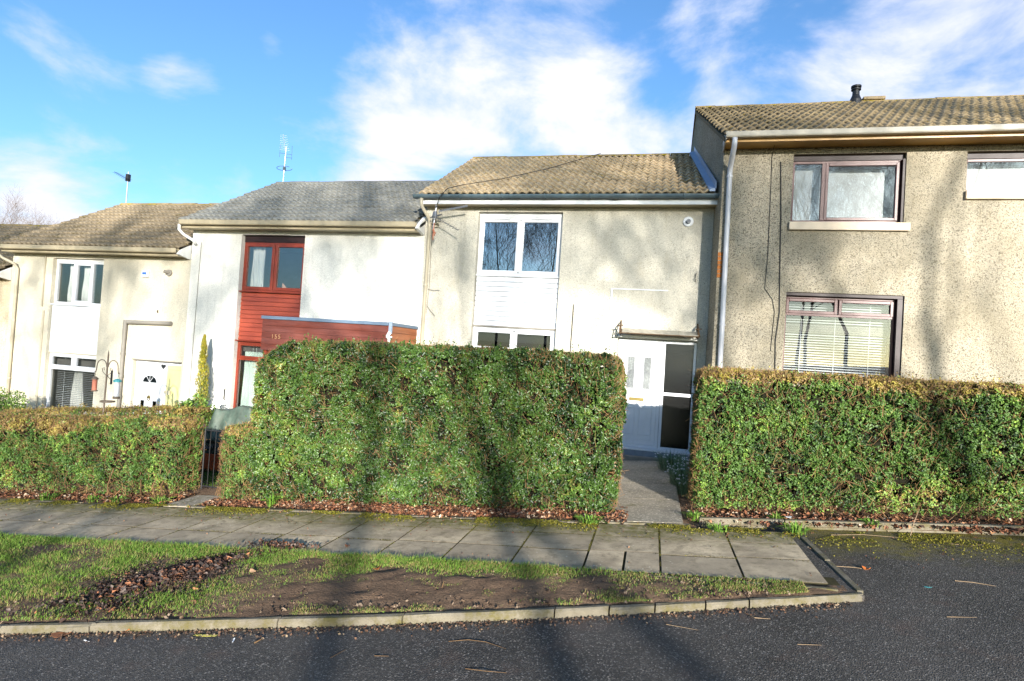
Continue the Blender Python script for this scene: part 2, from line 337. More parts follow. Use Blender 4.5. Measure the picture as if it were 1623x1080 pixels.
class MB:
    def __init__(s): s.v = []; s.f = []
    def add(s, vs, fs):
        k = len(s.v); s.v += [tuple(x) for x in vs]; s.f += [tuple(i + k for i in f) for f in fs]; return s
    def box(s, x0, x1, y0, y1, z0, z1):
        if x1 < x0: x0, x1 = x1, x0
        if y1 < y0: y0, y1 = y1, y0
        if z1 < z0: z0, z1 = z1, z0
        return s.add([(x0, y0, z0), (x1, y0, z0), (x1, y1, z0), (x0, y1, z0), (x0, y0, z1), (x1, y0, z1), (x1, y1, z1), (x0, y1, z1)],
              [(3, 2, 1, 0), (4, 5, 6, 7), (0, 1, 5, 4), (1, 2, 6, 5), (2, 3, 7, 6), (3, 0, 4, 7)])
    def frame(s, x0, x1, z0, z1, w, y0, y1):
        s.box(x0, x0 + w, y0, y1, z0, z1); s.box(x1 - w, x1, y0, y1, z0, z1)
        s.box(x0 + w, x1 - w, y0, y1, z0, z0 + w); s.box(x0 + w, x1 - w, y0, y1, z1 - w, z1); return s
    def tube(s, pts, r, n=8, cap=True):
        pts = [Vector(p) for p in pts]; rs = r if isinstance(r, (list, tuple)) else [r] * len(pts); k = len(s.v); ref = None
        for i, p in enumerate(pts):
            d = (pts[min(i + 1, len(pts) - 1)] - pts[max(i - 1, 0)])
            d = d.normalized() if d.length > 1e-9 else Vector((0, 0, 1))
            if ref is None: ref = Vector((1, 0, 0)) if abs(d.x) < 0.8 else Vector((0, 1, 0))
            a = (ref - d * ref.dot(d)).normalized(); ref = a; b = d.cross(a)
            for j in range(n):
                t = 2 * math.pi * j / n; s.v.append(tuple(p + (a * math.cos(t) + b * math.sin(t)) * rs[i]))
        for i in range(len(pts) - 1):
            for j in range(n):
                q = k + i * n; s.f.append((q + j, q + (j + 1) % n, q + n + (j + 1) % n, q + n + j))
        if cap:
            s.f.append(tuple(k + j for j in reversed(range(n)))); q = k + (len(pts) - 1) * n; s.f.append(tuple(q + j for j in range(n)))
        return s
    def lathe(s, cx, cy, prof, n=16):
        k = len(s.v)
        for r, z in prof:
            for j in range(n): t = 2 * math.pi * j / n; s.v.append((cx + r * math.cos(t), cy + r * math.sin(t), z))
        for i in range(len(prof) - 1):
            for j in range(n): q = k + i * n; s.f.append((q + j, q + (j + 1) % n, q + n + (j + 1) % n, q + n + j))
        s.f.append(tuple(k + j for j in reversed(range(n)))); q = k + (len(prof) - 1) * n; s.f.append(tuple(q + j for j in range(n))); return s
    def prism(s, poly, axis, a, b):
        # polygon extruded along an axis ('x': poly in y,z; 'y': poly in x,z; 'z': poly in x,y)
        n = len(poly); mk = {'x': lambda p, t: (t, p[0], p[1]), 'y': lambda p, t: (p[0], t, p[1]), 'z': lambda p, t: (p[0], p[1], t)}[axis]
        vs = [mk(p, a) for p in poly] + [mk(p, b) for p in poly]
        fs = [tuple(reversed(range(n))), tuple(range(n, 2 * n))] + [(i, (i + 1) % n, n + (i + 1) % n, n + i) for i in range(n)]
        return s.add(vs, fs)
    def mesh(s, name, off=Vector((0, 0, 0)), smooth=False):
        me = bpy.data.meshes.new(name); me.from_pydata([(x - off.x, y - off.y, z - off.z) for x, y, z in s.v], [], s.f)
        bm = bmesh.new(); bm.from_mesh(me); bmesh.ops.recalc_face_normals(bm, faces=bm.faces); bm.to_mesh(me); bm.free()
        if smooth: me.shade_smooth()
        return me
    def build(s, name, mat, parent=None, bevel=0.0, smooth=False, loc=None):
        off = wloc(parent) if parent is not None else Vector((0, 0, 0))
        if loc is not None and parent is None: off = Vector(loc)
        me = s.mesh(name, off, smooth); me.materials.append(M[mat]); o = link(name, me, parent, loc if parent is None else None)
        if bevel:
            md = o.modifiers.new('bevel', 'BEVEL'); md.width = bevel; md.segments = 2; md.limit_method = 'ANGLE'; md.angle_limit = R(40)
        return o
def np_obj(name, V, F, mat, parent=None, col=None, loc=None, smooth=False):
    off = np.array(wloc(parent)) if parent is not None else np.array(loc if loc is not None else (0, 0, 0))
    V = V - off; me = bpy.data.meshes.new(name); n = len(F); k = F.shape[1]
    me.vertices.add(len(V)); me.vertices.foreach_set('co', V.astype(np.float32).ravel())
    me.loops.add(n * k); me.loops.foreach_set('vertex_index', F.astype(np.int32).ravel())
    me.polygons.add(n); me.polygons.foreach_set('loop_start', np.arange(0, n * k, k, dtype=np.int32))
    try: me.polygons.foreach_set('loop_total', np.full(n, k, dtype=np.int32))
    except Exception: pass
    me.update(calc_edges=True); me.validate()
    if col is not None:
        at = me.color_attributes.new('Col', 'FLOAT_COLOR', 'POINT'); c4 = np.ones((len(V), 4), np.float32); c4[:, :3] = col; at.data.foreach_set('color', c4.ravel())
    if smooth: me.shade_smooth()
    me.materials.append(M[mat]); return link(name, me, parent, loc if parent is None else None)
def unit(a): return a / np.maximum(np.linalg.norm(a, axis=1, keepdims=True), 1e-9)
def leaf_geo(P, N, size, asp=0.5, fold=0.25, bend=0.0, tdir=None):
    n = len(P); T = rng.normal(size=(n, 3)) if tdir is None else tdir + rng.normal(size=(n, 3)) * 0.5
    T = unit(T - N * (T * N).sum(1, keepdims=True)); B = np.cross(N, T); s = size[:, None]
    a = P - T * s * 0.5; tip = P + T * s * 0.5 - N * s * bend; w = s * asp * 0.5
    l = P - B * w + N * w * fold + T * s * 0.02; r = P + B * w + N * w * fold + T * s * 0.02
    V = np.stack([a, r, tip, l], 1).reshape(-1, 3); i = np.arange(n)[:, None] * 4
    F = np.concatenate([i + np.array([[0, 1, 2]]), i + np.array([[0, 2, 3]])], 0); return V, F
def lin(c): return np.array(srgb(*c)[:3])
# ------------------------------------------------------------------ the setting: ground, road, verge, pavement
def sheet(name, mat, xs, ys, zoff, kind='structure', disp=0.0, seed=3):
    X, Y = np.meshgrid(np.array(xs), np.array(ys)); Z = 0.09 * np.clip(X, -45, 45) + zoff
    P = np.stack([X.ravel(), Y.ravel(), Z.ravel()], 1)
    if disp: P[:, 2] += (fbm(P * [1, 1, 0], 1.6, seed) - 0.5) * disp
    nx, ny = len(xs), len(ys); idx = np.arange(nx * ny).reshape(ny, nx)
    F = np.stack([idx[:-1, :-1].ravel(), idx[:-1, 1:].ravel(), idx[1:, 1:].ravel(), idx[1:, :-1].ravel()], 1)
    o = np_obj(name, P, F, mat, smooth=True); return tag(o, kind=kind)
sheet('ground', 'lawn_soil', [-600, -200, -100, -45, -30, -15, 0, 15, 30, 45, 100, 200, 600], [-600, -200, -60, -20, 0, 6, 7, 12, 30, 80, 200, 600], -0.16)
KX = [-14.0, -9.0, -6.5, -4.65, -3.27, -1.9, -0.53, 0.55, 1.14, 1.70]
KY = [1.60, 2.50, 3.02, 3.44, 3.77, 4.11, 4.50, 4.84, 5.03, 5.22]
def kerb_y(x): return float(np.interp(x, KX, KY))
sheet('road', 'asphalt', list(np.linspace(-45, 45, 91)), list(np.linspace(-5, 7.34, 50)), -0.06)
# verge: soil between the kerb and the pavement
vx = np.linspace(-14, 1.62, 420); rows = 44; V = []; 
for x in vx:
    y0 = kerb_y(x) + 0.03; y1 = 5.39
    for k in range(rows):
        f = k / (rows - 1); y = y0 + (y1 - y0) * f; V.append((x, y, g(x) - 0.012 + 0.03 * math.sin(math.pi * f) * min(1, (y1 - y0))))
V = np.array(V); V[:, 2] += (fbm(V * [1, 1, 0], 6.0, 5, 4) - 0.5) * 0.05
idx = np.arange(len(V)).reshape(len(vx), rows)
F = np.stack([idx[:-1, :-1].ravel(), idx[1:, :-1].ravel(), idx[1:, 1:].ravel(), idx[:-1, 1:].ravel()], 1)
tag(np_obj('verge', V, F, 'soil', smooth=True), kind='structure')
VERGE = V.copy()
# garden soil behind the pavement
gs = sheet('garden_soil', 'soil', list(np.linspace(-16, 9, 130)), list(np.linspace(6.72, 8.7, 24)), -0.03, disp=0.03)
for v in gs.data.vertices:                                   # right of the slabs the asphalt runs on to the hedge edging
    if v.co.x > 0.55: v.co.y = max(v.co.y, 7.20 + .046 * (v.co.x - .62) + .02 * (v.co.y - 6.72))
sheet('lawn', 'lawn_soil', list(np.linspace(-17, 9, 60)), list(np.linspace(8.72, 11.9, 12)), -0.04)
# kerb: stones laid end to end along the curve
kroot = bpy.data.objects.new('kerb', None); COL.objects.link(kroot); kroot.location = (0, 4.4, 0); tag(kroot, kind='structure')
cuts = [-13.0, -11.9, -10.9, -9.9, -8.9, -7.9, -6.95, -6.0, -5.0, -4.0 + 0.02, -2.62, -1.72, -0.62, -0.22, 0.12, 0.50, 0.83, 1.72]
for a, b in zip(cuts[:-1], cuts[1:]):
    mb = MB(); n = max(2, int((b - a) / 0.25)); a2, b2 = a + 0.006, b - 0.006; k = 0; dz = random.uniform(-.006, .006)
    prof = [(-0.016, -0.14), (-0.018, -0.016), (-0.006, 0.0), (0.032, 0.0), (0.038, -0.012), (0.038, -0.14)]
    for i in range(n + 1):
        x = a2 + (b2 - a2) * i / n; y = kerb_y(x)
        for (py, pz) in prof: mb.v.append((x, y + py + random.uniform(-.003, .003), g(x) + pz + dz + random.uniform(-.003, .003)))
    for i in range(n):
        for j in range(5): q = i * 6; mb.f.append((q + j, q + j + 1, q + 7 + j, q + 6 + j))
    mb.f.append(tuple(range(6))); mb.f.append(tuple(n * 6 + j for j in reversed(range(6))))
    mb.build('kerb_stone', 'kerb', kroot)
# pavement: stack-bonded slabs, three rows
pv = sheet('pavement', 'joint', list(np.linspace(-14, 1.6, 60)), [5.385, 5.9, 6.4, 6.94], -0.011)
joints = [0.17 + 0.69 * k for k in range(-20, 2)] + [1.52]
for a, b in zip(joints[:-1], joints[1:]):
    s1 = 5.93 + random.uniform(-.035, .035); s2 = 6.46 + random.uniform(-.03, .03); ga = random.choice([.008, .012, .016, .024])
    cells = [(5.40, s1), (s1 + .02, s2), (s2 + .02, 6.90 + random.uniform(-.04, .02))]
    for ci, (y0, y1) in enumerate(cells):
        xs = [(a, b)]
        if ci == 0 and abs(a - (-0.52)) < .01: xs = [(a, a + .36), (a + .36, b)]
        for xa, xb in xs:
            xa2, xb2 = xa + ga * .5 + .003, xb - ga * .5 - .003; t0 = -random.uniform(.0, .004); t1 = random.uniform(-.001, .003)
            mb = MB(); mb.box(xa2, xb2, y0, y1, -0.05, 0.0)
            mb.v = [(x, y, z + g(x) + t0 * (x - xa) / .69 + t1 * (y - y0) / .5) for x, y, z in mb.v]
            mb.build('slab', 'slab', pv, bevel=0.003)
rs = MB(); rs.box(1.515, 1.72, 5.20, 6.95, -.06, -.012); rs.v = [(x - .03 * (y - 5.2), y, z + g(x)) for x, y, z in rs.v]; tag(rs.build('asphalt_strip', 'asphalt', bpy.data.objects['road']))
# concrete edging strips, set end to end
er = bpy.data.objects.new('edging', None); COL.objects.link(er); er.location = (1.6, 6.9, 0); tag(er, kind='structure')
def edging(p, q, w=0.05, top=0.005, n=1):
    p = Vector((p[0], p[1], 0)); q = Vector((q[0], q[1], 0)); d = (q - p) / n
    for i in range(n):
        a = p + d * i + d.normalized() * .006; b = p + d * (i + 1) - d.normalized() * .006; s = Vector((-d.y, d.x, 0)).normalized() * w * .5
        tz = top + random.uniform(-.008, .006)
        vs = [(v.x, v.y, g(v.x) + z) for z in (-.12, tz) for v in (a - s, b - s, b + s, a + s)]
        MB().add(vs, [(3, 2, 1, 0), (4, 5, 6, 7), (0, 1, 5, 4), (1, 2, 6, 5), (2, 3, 7, 6), (3, 0, 4, 7)]).build('edging_stone', 'kerb', er, bevel=.006)
edging((1.71, 5.26), (1.62, 6.72), n=2, top=0.0)
edging((0.62, 7.24), (6.2, 7.50), n=6, top=0.035, w=.06)
edging((-0.42, 7.02), (0.52, 7.04), n=1, top=0.012)
edging((-13.0, 6.99), (-7.1, 6.99), n=6, top=-0.012)
edging((-6.2, 6.97), (-0.62, 6.99), n=6, top=0.0, w=.07)
edging((-0.6, 5.36), (1.55, 5.14 + .12), n=3, top=0.002, w=.045)
edging((-13.0, 5.372), (-0.62, 5.372), n=12, top=-0.004, w=.04)
# path to the white door, in three lengths, and the path to the red house gate
pr = bpy.data.objects.new('garden_path', None); COL.objects.link(pr); pr.location = (0.05, 9, 0); tag(pr, kind='structure')
def pathpiece(x0, x1, y0, y1, zt):
    mb = MB(); mb.box(x0, x1, y0, y1, -.08, zt); mb.v = [(x, y, z + g(x)) for x, y, z in mb.v]; mb.build('path_bay', 'path', pr, bevel=.005)
for a, b in ((7.08, 8.25), (8.26, 9.3), (9.31, 11.45)): pathpiece(-0.52, 0.44, a, b, 0.004)
mb = MB(); mb.box(-.518, .438, 8.2, 9.35, -.07, .002); mb.v = [(x, y, z + g(x)) for x, y, z in mb.v]; mb.build('path_joint', 'joint', pr)
pathpiece(-6.62, -6.18, 6.96, 7.62, 0.002)

# ------------------------------------------------------------------ houses
def wall_front(mb, X0, X1, Y, z0, z1, holes, th):
    xs = sorted({X0, X1} | {h[0] for h in holes} | {h[1] for h in holes}); zs = sorted({z0, z1} | {h[2] for h in holes} | {h[3] for h in holes})
    for i in range(len(xs) - 1):
        for j in range(len(zs) - 1):
            cx, cz = (xs[i] + xs[i + 1]) / 2, (zs[j] + zs[j + 1]) / 2
            if any(h[0] < cx < h[1] and h[2] < cz < h[3] for h in holes): continue
            for yy in (Y, Y + th): mb.add([(xs[i], yy, zs[j]), (xs[i + 1], yy, zs[j]), (xs[i + 1], yy, zs[j + 1]), (xs[i], yy, zs[j + 1])], [(0, 1, 2, 3)])
    for h in holes + [(X0, X1, z0, z1)]:
        a, b, c, d = h
        for (p, q) in (((a, c), (a, d)), ((b, c), (b, d)), ((a, c), (b, c)), ((a, d), (b, d))):
            mb.add([(p[0], Y, p[1]), (q[0], Y, q[1]), (q[0], Y + th, q[1]), (p[0], Y + th, p[1])], [(0, 1, 2, 3)])
def tile_mesh(name, theta, w, mat, seed):
    rnd = random.Random(seed); n = 14; L = 0.36; vs = []; fs = []; wear_shade = []; ct, st = math.cos(theta), math.sin(theta)
    def P(u, s, nn): return (u, s * ct - nn * st, s * st + nn * ct)
    jit = [rnd.uniform(-.005, .005) for _ in range(n + 1)]
    def wave(i):
        p = ((w * i / n) / (w / 2)) % 1.0 if i < n else 1.0
        return 0.5 - 0.5 * math.cos(2 * math.pi * p ** 0.75)
    for row, (s, base) in enumerate(((0.0, .056), (.07, .050), (L, .016))):
        for i in range(n + 1):
            wv = wave(i); vs.append(P(w * i / n, s + (jit[i] if row == 0 else 0), base + .046 * wv)); wear_shade.append(1.0 if row == 0 else min(1.0, .25 * (row == 1) + .8 * wv * wv))
    for i in range(n + 1): vs.append(P(w * i / n, .004, .020 + .037 * wave(i))); wear_shade.append(0.0)  # foot of the tail coloured dark: painted shade gap under each course
    q = n + 1
    for i in range(n):
        fs += [(i, i + 1, q + i + 1, q + i), (q + i, q + i + 1, 2 * q + i + 1, 2 * q + i), (3 * q + i, 3 * q + i + 1, i + 1, i)]
    me = bpy.data.meshes.new(name); me.from_pydata(vs, [], fs); me.materials.append(M[mat]); me.shade_smooth()
    me.polygons.foreach_set('use_smooth', [k % 3 != 2 for k in range(len(fs))])
    at = me.attributes.new('Wear', 'FLOAT', 'POINT'); at.data.foreach_set('value', wear_shade); return me
def roof(root, X0, X1, ye, ze, yr, zr, tmat, rmat, skew=0.0, courses=13, tw=0.31, mossn=0):
    """front slope tiled piece by piece from eave (ye,ze) to ridge (yr,zr); back slope plain"""
    th = math.atan2(zr - ze, yr - ye); SL = math.hypot(zr - ze, yr - ye); gauge = (SL - .02) / courses
    sk = lambda y: skew * (y - ye) / (yr - ye)
    yb = 2 * yr - ye; t = .07; mb = MB()
    for (ya, za, yb_, zb) in ((ye + .02, ze - .01, yr, zr - .01), (yr, zr - .01, yb, ze - .01)):
        vs = [(X0 + sk(min(ya, yr)), ya, za), (X1, ya, za), (X1, yb_, zb), (X0 + sk(min(yb_, yr)), yb_, zb)]
        vs += [(x, y, z - t) for x, y, z in vs]; mb.add(vs, [(0, 1, 2, 3), (7, 6, 5, 4), (0, 4, 5, 1), (1, 5, 6, 2), (2, 6, 7, 3), (3, 7, 4, 0)])
    ro = mb.build('roof', tmat, root); off = wloc(ro)
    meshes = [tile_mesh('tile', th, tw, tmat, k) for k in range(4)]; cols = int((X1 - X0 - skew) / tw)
    for r in range(courses):
        s = r * gauge - .03; y = ye + s * math.cos(th); z = ze + s * math.sin(th)
        for c in range(cols + (1 if skew else 0)):
            x = X0 + sk(y) + c * tw - .01
            if x + tw > X1 + .12: continue
            o = link('tile', random.choice(meshes), ro, (x + random.uniform(-.007, .007) - off.x, y + random.uniform(-.012, .008) - off.y, z + random.uniform(-.003, .006) - off.z))
            o.rotation_euler = (random.uniform(-.02, .02), random.uniform(-.018, .018), random.uniform(-.016, .016))
    if mossn:                                                   # dark tufts of moss lodged under the tile tails
        r = rng.integers(0, courses, mossn); c = rng.random(mossn); s = r * gauge - .03; y = ye + s * math.cos(th); z = ze + s * math.sin(th)
        x = X0 + np.array([sk(v) for v in y]) + c * (X1 - X0 - skew - .1) + .05; x = x + (np.floor((x - X0) / (tw / 2)) * tw / 2 + X0 + tw * .02 - x) * .75
        kpm = fbm(np.stack([x, y, z], 1), 1.1, 77, 3) + rng.random(mossn) * .35 > .62; P = np.stack([x, y - .012, z + .035], 1)[kpm]
        P = np.repeat(P, 14, 0); P = P + rng.normal(size=P.shape) * np.array([.020, .012, .010]); V, F = leaf_geo(P, unit(rng.normal(size=P.shape) + np.array([0, -.6, .6])), rng.uniform(.012, .030, len(P)), .8)
        C = np.array([lin((92, 82, 36)), lin((66, 60, 30)), lin((120, 108, 48)), lin((54, 46, 28))])[rng.integers(0, 4, len(P))]; tag(np_obj('roof_moss', V, F, 'grass', ro, np.repeat(C, 4, 0)), kind='stuff')
    k = int((X1 - X0 - skew) / 0.45); w = (X1 - X0 - skew) / k
    for i in range(k):
        a = X0 + skew + i * w; mb = MB(); n = 8; vs = []
        dz = random.uniform(-.006, .01)
        for x in (a + .004, a + w - .004):
            for rr in (.125, .10):
                for j in range(n + 1): tt = math.pi * j / n; vs.append((x, yr - rr * math.cos(tt), zr + .0 + dz + rr * .62 * math.sin(tt)))
        q = n + 1
        for j in range(n): mb.f += [(j, j + 1, 2 * q + j + 1, 2 * q + j), (q + j, 3 * q + j, 3 * q + j + 1, q + j + 1), (j, q + j, q + j + 1, j + 1), (2 * q + j, 2 * q + j + 1, 3 * q + j + 1, 3 * q + j)]
        mb.f += [(0, 2 * q, 3 * q, q), (n, q + n, 3 * q + n, 2 * q + n)]; mb.v = vs; mb.build('ridge_tile', rmat, ro)
    return ro, th
def body(root, X0, X1, Y, zbase, zs, yr, zr, ye, ze, wmat, holes, skew=0.0, th=0.28):
    mb = MB(); wall_front(mb, X0, X1, Y, zbase, zs, holes, th); mb.build('wall', wmat, root)
    yb = 2 * yr - Y; k = (zr - ze) / (yr - ye); zt = ze + (Y - ye) * k - .10
    for side, xa, t in (('l', X0, .2), ('r', X1, -.2)):
        pts = [(Y + th + .003, zbase), (yb, zbase), (yb, zt), (yr, zr - .10), (Y + th + .003, zt + th * k)]
        m2 = MB(); sk = (lambda y: skew * max(0, min(1.35, (y - Y) / (yr - Y)))) if side == 'l' else (lambda y: 0.0)
        if side == 'l' and skew: pts[0] = (Y + .002, zbase); pts[4] = (Y + .002, zt)
        vs = [(xa + sk(p[0]), p[0], p[1]) for p in pts] + [(xa + t + sk(p[0]), p[0], p[1]) for p in pts]; n = 5
        m2.add(vs, [tuple(reversed(range(n))), tuple(range(n, 2 * n))] + [(i, (i + 1) % n, n + (i + 1) % n, n + i) for i in range(n)]); m2.build('gable_wall', wmat, root)
    m3 = MB(); m3.box(X0 + .22, X1 - .22, yb - .2, yb - .002, zbase, zt); m3.build('rear_wall', wmat, root)
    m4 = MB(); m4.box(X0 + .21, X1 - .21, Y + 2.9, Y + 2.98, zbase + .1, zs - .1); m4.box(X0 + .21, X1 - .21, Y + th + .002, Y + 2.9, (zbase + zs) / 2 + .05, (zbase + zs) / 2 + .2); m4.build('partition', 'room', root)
def casement(root, x0, x1, z0, z1, y, mat, lights, fw_=.055, sash=.045, name='window', glassm='glass', parts=None):
    """frame with panes; lights = list of (x0,x1,z0,z1) fractions or None; panes are sub-parts"""
    mb = MB(); mb.frame(x0, x1, z0, z1, fw_, y, y + .07); w = mb.build(name, mat, root, bevel=.004)
    for (a, b, c, d, opening) in lights:
        m2 = MB()
        if opening: m2.frame(a, b, c, d, sash, y - .014, y + .05); m2.build('sash', mat, w, bevel=.005); e = sash
        else: e = 0.0
        m3 = MB(); m3.box(a + e + .001, b - e - .001, y + .022, y + .028, c + e + .001, d - e - .001); m3.build('pane', glassm, w)
    return w
def cladding(root, x0, x1, z0, z1, y, n, mat, name='cladding_panel', th=.02, backing='room'):
    mb = MB(); mb.box(x0, x1, y + .03, y + .06, z0, z1); p = mb.build(name, mat, root); h = (z1 - z0) / n
    for i in range(n):
        b = MB(); zz = z0 + i * h; t = random.uniform(-.0012, .0012)
        b.add([(x0 + .004, y - .004 + t, zz + .003), (x1 - .004, y - .004 + t, zz + .003), (x1 - .004, y + .028, zz + .003), (x0 + .004, y + .028, zz + .003),
               (x0 + .004, y + .010 + t, zz + h - .008), (x1 - .004, y + .010 + t, zz + h - .008), (x1 - .004, y + .028, zz + h - .008), (x0 + .004, y + .028, zz + h - .008)],
              [(3, 2, 1, 0), (4, 5, 6, 7), (0, 1, 5, 4), (1, 2, 6, 5), (2, 3, 7, 6), (3, 0, 4, 7)])
        b.build('board', mat, p)
    return p
def box_gutter(root, X0, X1, Y, yf, z0, z1, zs, gm, sm, fm=None):
    mb = MB(); mb.prism([(yf, z0 + .02), (yf + .012, z0), (yf + .11, z0), (yf + .11, z1), (yf + .098, z1), (yf + .098, z0 + .012), (yf + .016, z0 + .012), (yf + .012, z1), (yf, z1)], 'x', X0, X1); mb.build('gutter', gm, root, bevel=.003)
    mb = MB(); mb.box(X0, X1, yf + .113, yf + .14, zs - .012, z1 - .02); mb.build('fascia', fm or sm, root)
    mb = MB(); mb.box(X0, X1, yf + .142, Y - .002, zs, zs + .02); mb.build('soffit', sm, root)
def downpipe(root, pts, r, mat, clips=()):
    mb = MB(); mb.tube(pts, r, 12); o = mb.build('downpipe', mat, root, smooth=True)
    for z, p in clips:
        m2 = MB(); m2.lathe(p[0], p[1], [(r + .002, z - .02), (r + .009, z - .018), (r + .009, z + .018), (r + .002, z + .02)], 12); m2.box(p[0] - .03, p[0] + .03, p[1] + r + .004, p[1] + .075, z - .012, z + .012); m2.build('clip', mat, o)
    return o
def curtain(label, x0, x1, z0, z1, y, mat, folds=6, amp=.03, sway=0.0, cat='curtain'):
    n = folds * 8; vs = []; fs = []
    for j, z in enumerate(np.linspace(z1, z0, 7)):
        for i in range(n + 1):
            f = i / n; spread = 1.0 + .06 * math.sin(j * .6 + 1); x = x0 + (x1 - x0) * f + sway * (j / 6.0) * (f - .3)
            vs.append((x, y + amp * math.sin(2 * math.pi * folds * f + .4 * math.sin(j)) * spread + .01 * math.sin(9 * f + j), z))
    for j in range(6):
        for i in range(n): q = j * (n + 1) + i; fs.append((q, q + 1, q + n + 2, q + n + 1))
    me = bpy.data.meshes.new('curtain'); c = ((x0 + x1) / 2, y, z0); me.from_pydata([(a - c[0], b - c[1], d - c[2]) for a, b, d in vs], [], fs); me.shade_smooth(); me.materials.append(M[mat])
    o = link('curtain', me, None, c); o.modifiers.new('thick', 'SOLIDIFY').thickness = .004; return tag(o, label, cat)
def blind(label, x0, x1, z0, z1, y, n, tilt=25, cords=3):
    root = thing('venetian_blind', ((x0 + x1) / 2, y, z0), label, 'blind'); c, s = math.cos(R(tilt)), math.sin(R(tilt)); d = .022
    mb = MB(); mb.box(-(x1 - x0) / 2, (x1 - x0) / 2, -.0009, .0009, -.0006, .0006)
    me = bpy.data.meshes.new('slat'); X = (x1 - x0) / 2
    me.from_pydata([(-X, -d * c, -d * s), (X, -d * c, -d * s), (X, 0, .003), (-X, 0, .003), (X, d * c, d * s), (-X, d * c, d * s)], [], [(0, 1, 2, 3), (3, 2, 4, 5)]); me.materials.append(M['blind'])
    for i in range(n):
        o = link('slat', me, root, (0, random.uniform(-.001, .001), (z1 - z0) * (i + .5) / n)); o.rotation_euler = (random.uniform(-.05, .05), random.uniform(-.0015, .0015), 0); o.modifiers.new('t', 'SOLIDIFY').thickness = .0015
    mb = MB(); mb.box(x0, x1, y - .025, y + .025, z1, z1 + .03); mb.build('head_rail', 'blind', root)
    for k in range(cords):
        xx = x0 + (x1 - x0) * (k + .5) / cords; mb = MB(); mb.box(xx - .004, xx + .004, y - .028, y - .026, z0, z1); mb.build('cord', 'blind', root)
    return root

# --- middle house: grey-cream roughcast with white windows
YM = 11.68
mid = thing('terraced_house', (-1.95, YM, 0), 'grey-cream roughcast terraced house with white windows, white door and dark gutter', 'house', 'houses of the stepped terrace')
zs = 4.90
hol = [(-3.74, -1.95, 1.00, 4.80), (-0.70, 0.80, 0.18, 2.31)]
body(mid, -4.92, 1.02, YM, -0.9, zs + .1, 14.8, 6.97, 11.42, 5.08, 'cast_mid', hol)
roof(mid, -4.98, 1.04, 11.42, 5.08, 14.8, 6.97, 'tile_mid', 'ridge_moss', mossn=420)
yf = 11.40
mb = MB(); mb.box(-4.96, 1.015, yf - .0, yf + .02, zs - .012, zs + .125); mb.build('fascia', 'upvc', mid)
mb = MB(); mb.box(-4.96, 1.015, yf + .022, YM - .002, zs, zs + .012); mb.build('soffit', 'cream', mid)
mb = MB(); n = 12; vs = []
for x in (-5.08, 1.01):
    for rr in (.066, .060):
        for j in range(n + 1): t = math.pi + math.pi * j / n; vs.append((x, yf - .075 + rr * math.cos(t), zs + .155 + rr * 1.1 * math.sin(t)))
q = n + 1
for j in range(n): mb.f += [(j, j + 1, 2 * q + j + 1, 2 * q + j), (q + j, 3 * q + j, 3 * q + j + 1, q + j + 1), (j, q + j, q + j + 1, j + 1), (2 * q + j, 2 * q + j + 1, 3 * q + j + 1, 3 * q + j)]
mb.f += [(0, 2 * q, 3 * q, q), (n, q + n, 3 * q + n, 2 * q + n)]; mb.v = vs; gut = mb.build('gutter', 'slate_gutter', mid, smooth=False)
for x in (-4.05, -3.15, -2.27, -1.38, -.92, -.5, .38, .93):
    b = MB(); b.tube([(x, yf - .145, zs + .165), (x, yf - .142, zs + .13), (x, yf - .12, zs + .095), (x, yf - .075, zs + .078), (x, yf - .03, zs + .09), (x, yf - .004, zs + .10)], .011, 6); b.build('gutter_bracket', 'slate_gutter', gut)
for x, wd in ((-.95, .07), (-.87, .05), (-5.06, .06)):
    b = MB(); vs = []
    for xx in (x, x + wd):
        for j in range(n + 1): t = math.pi + math.pi * j / n; vs.append((xx, yf - .075 + .071 * math.cos(t), zs + .155 + .078 * math.sin(t)))
    b.v = vs; b.f = [(j, j + 1, q + j + 1, q + j) for j in range(n)]; o = b.build('gutter_union', 'slate_gutter', gut); o.modifiers.new('t', 'SOLIDIFY').thickness = .004
downpipe(mid, [(-4.90, yf - .07, zs + .09), (-4.90, yf - .07, zs - .02), (-4.88, yf - .04, zs - .10), (-4.81, YM - .11, zs - .27), (-4.80, YM - .07, zs - .36), (-4.80, YM - .07, -.5)], .036, 'pipe_cream', [(zs - .42, (-4.80, YM - .07)), (3.2, (-4.80, YM - .07)), (1.9, (-4.80, YM - .07))])
# lead flashing where the roof meets the taller house
th_ = math.atan2(6.97 - 5.08, 14.8 - 11.42)
mb = MB(); a = [(.93, 11.30, 5.16), (.66, 14.62, 7.03)]
P0, P1 = Vector(a[0]), Vector(a[1]); side = Vector((.10, 0, 0)); upv = Vector((0, 0, .13))
mb.add([P0, P1, P1 + upv, P0 + upv, P0 + side * .2, P1 + side * .2, P1 + upv + side * .2, P0 + upv + side * .2, ], [(0, 1, 2, 3), (7, 6, 5, 4), (0, 4, 5, 1), (1, 5, 6, 2), (2, 6, 7, 3), (3, 7, 4, 0)])
mb.add([P0 - side * 1.0 + Vector((0, 0, -.02)), P1 - side + Vector((0, 0, -.02)), P1 + Vector((0, 0, .01)), P0 + Vector((0, 0, .01)), P0 - side + Vector((0, 0, -.05)), P1 - side + Vector((0, 0, -.05)), P1 + Vector((0, 0, -.05)), P0 + Vector((0, 0, -.05))], [(0, 1, 2, 3), (7, 6, 5, 4), (0, 4, 5, 1), (1, 5, 6, 2), (2, 6, 7, 3), (3, 7, 4, 0)])
mb.build('flashing', 'lead_flash', mid)
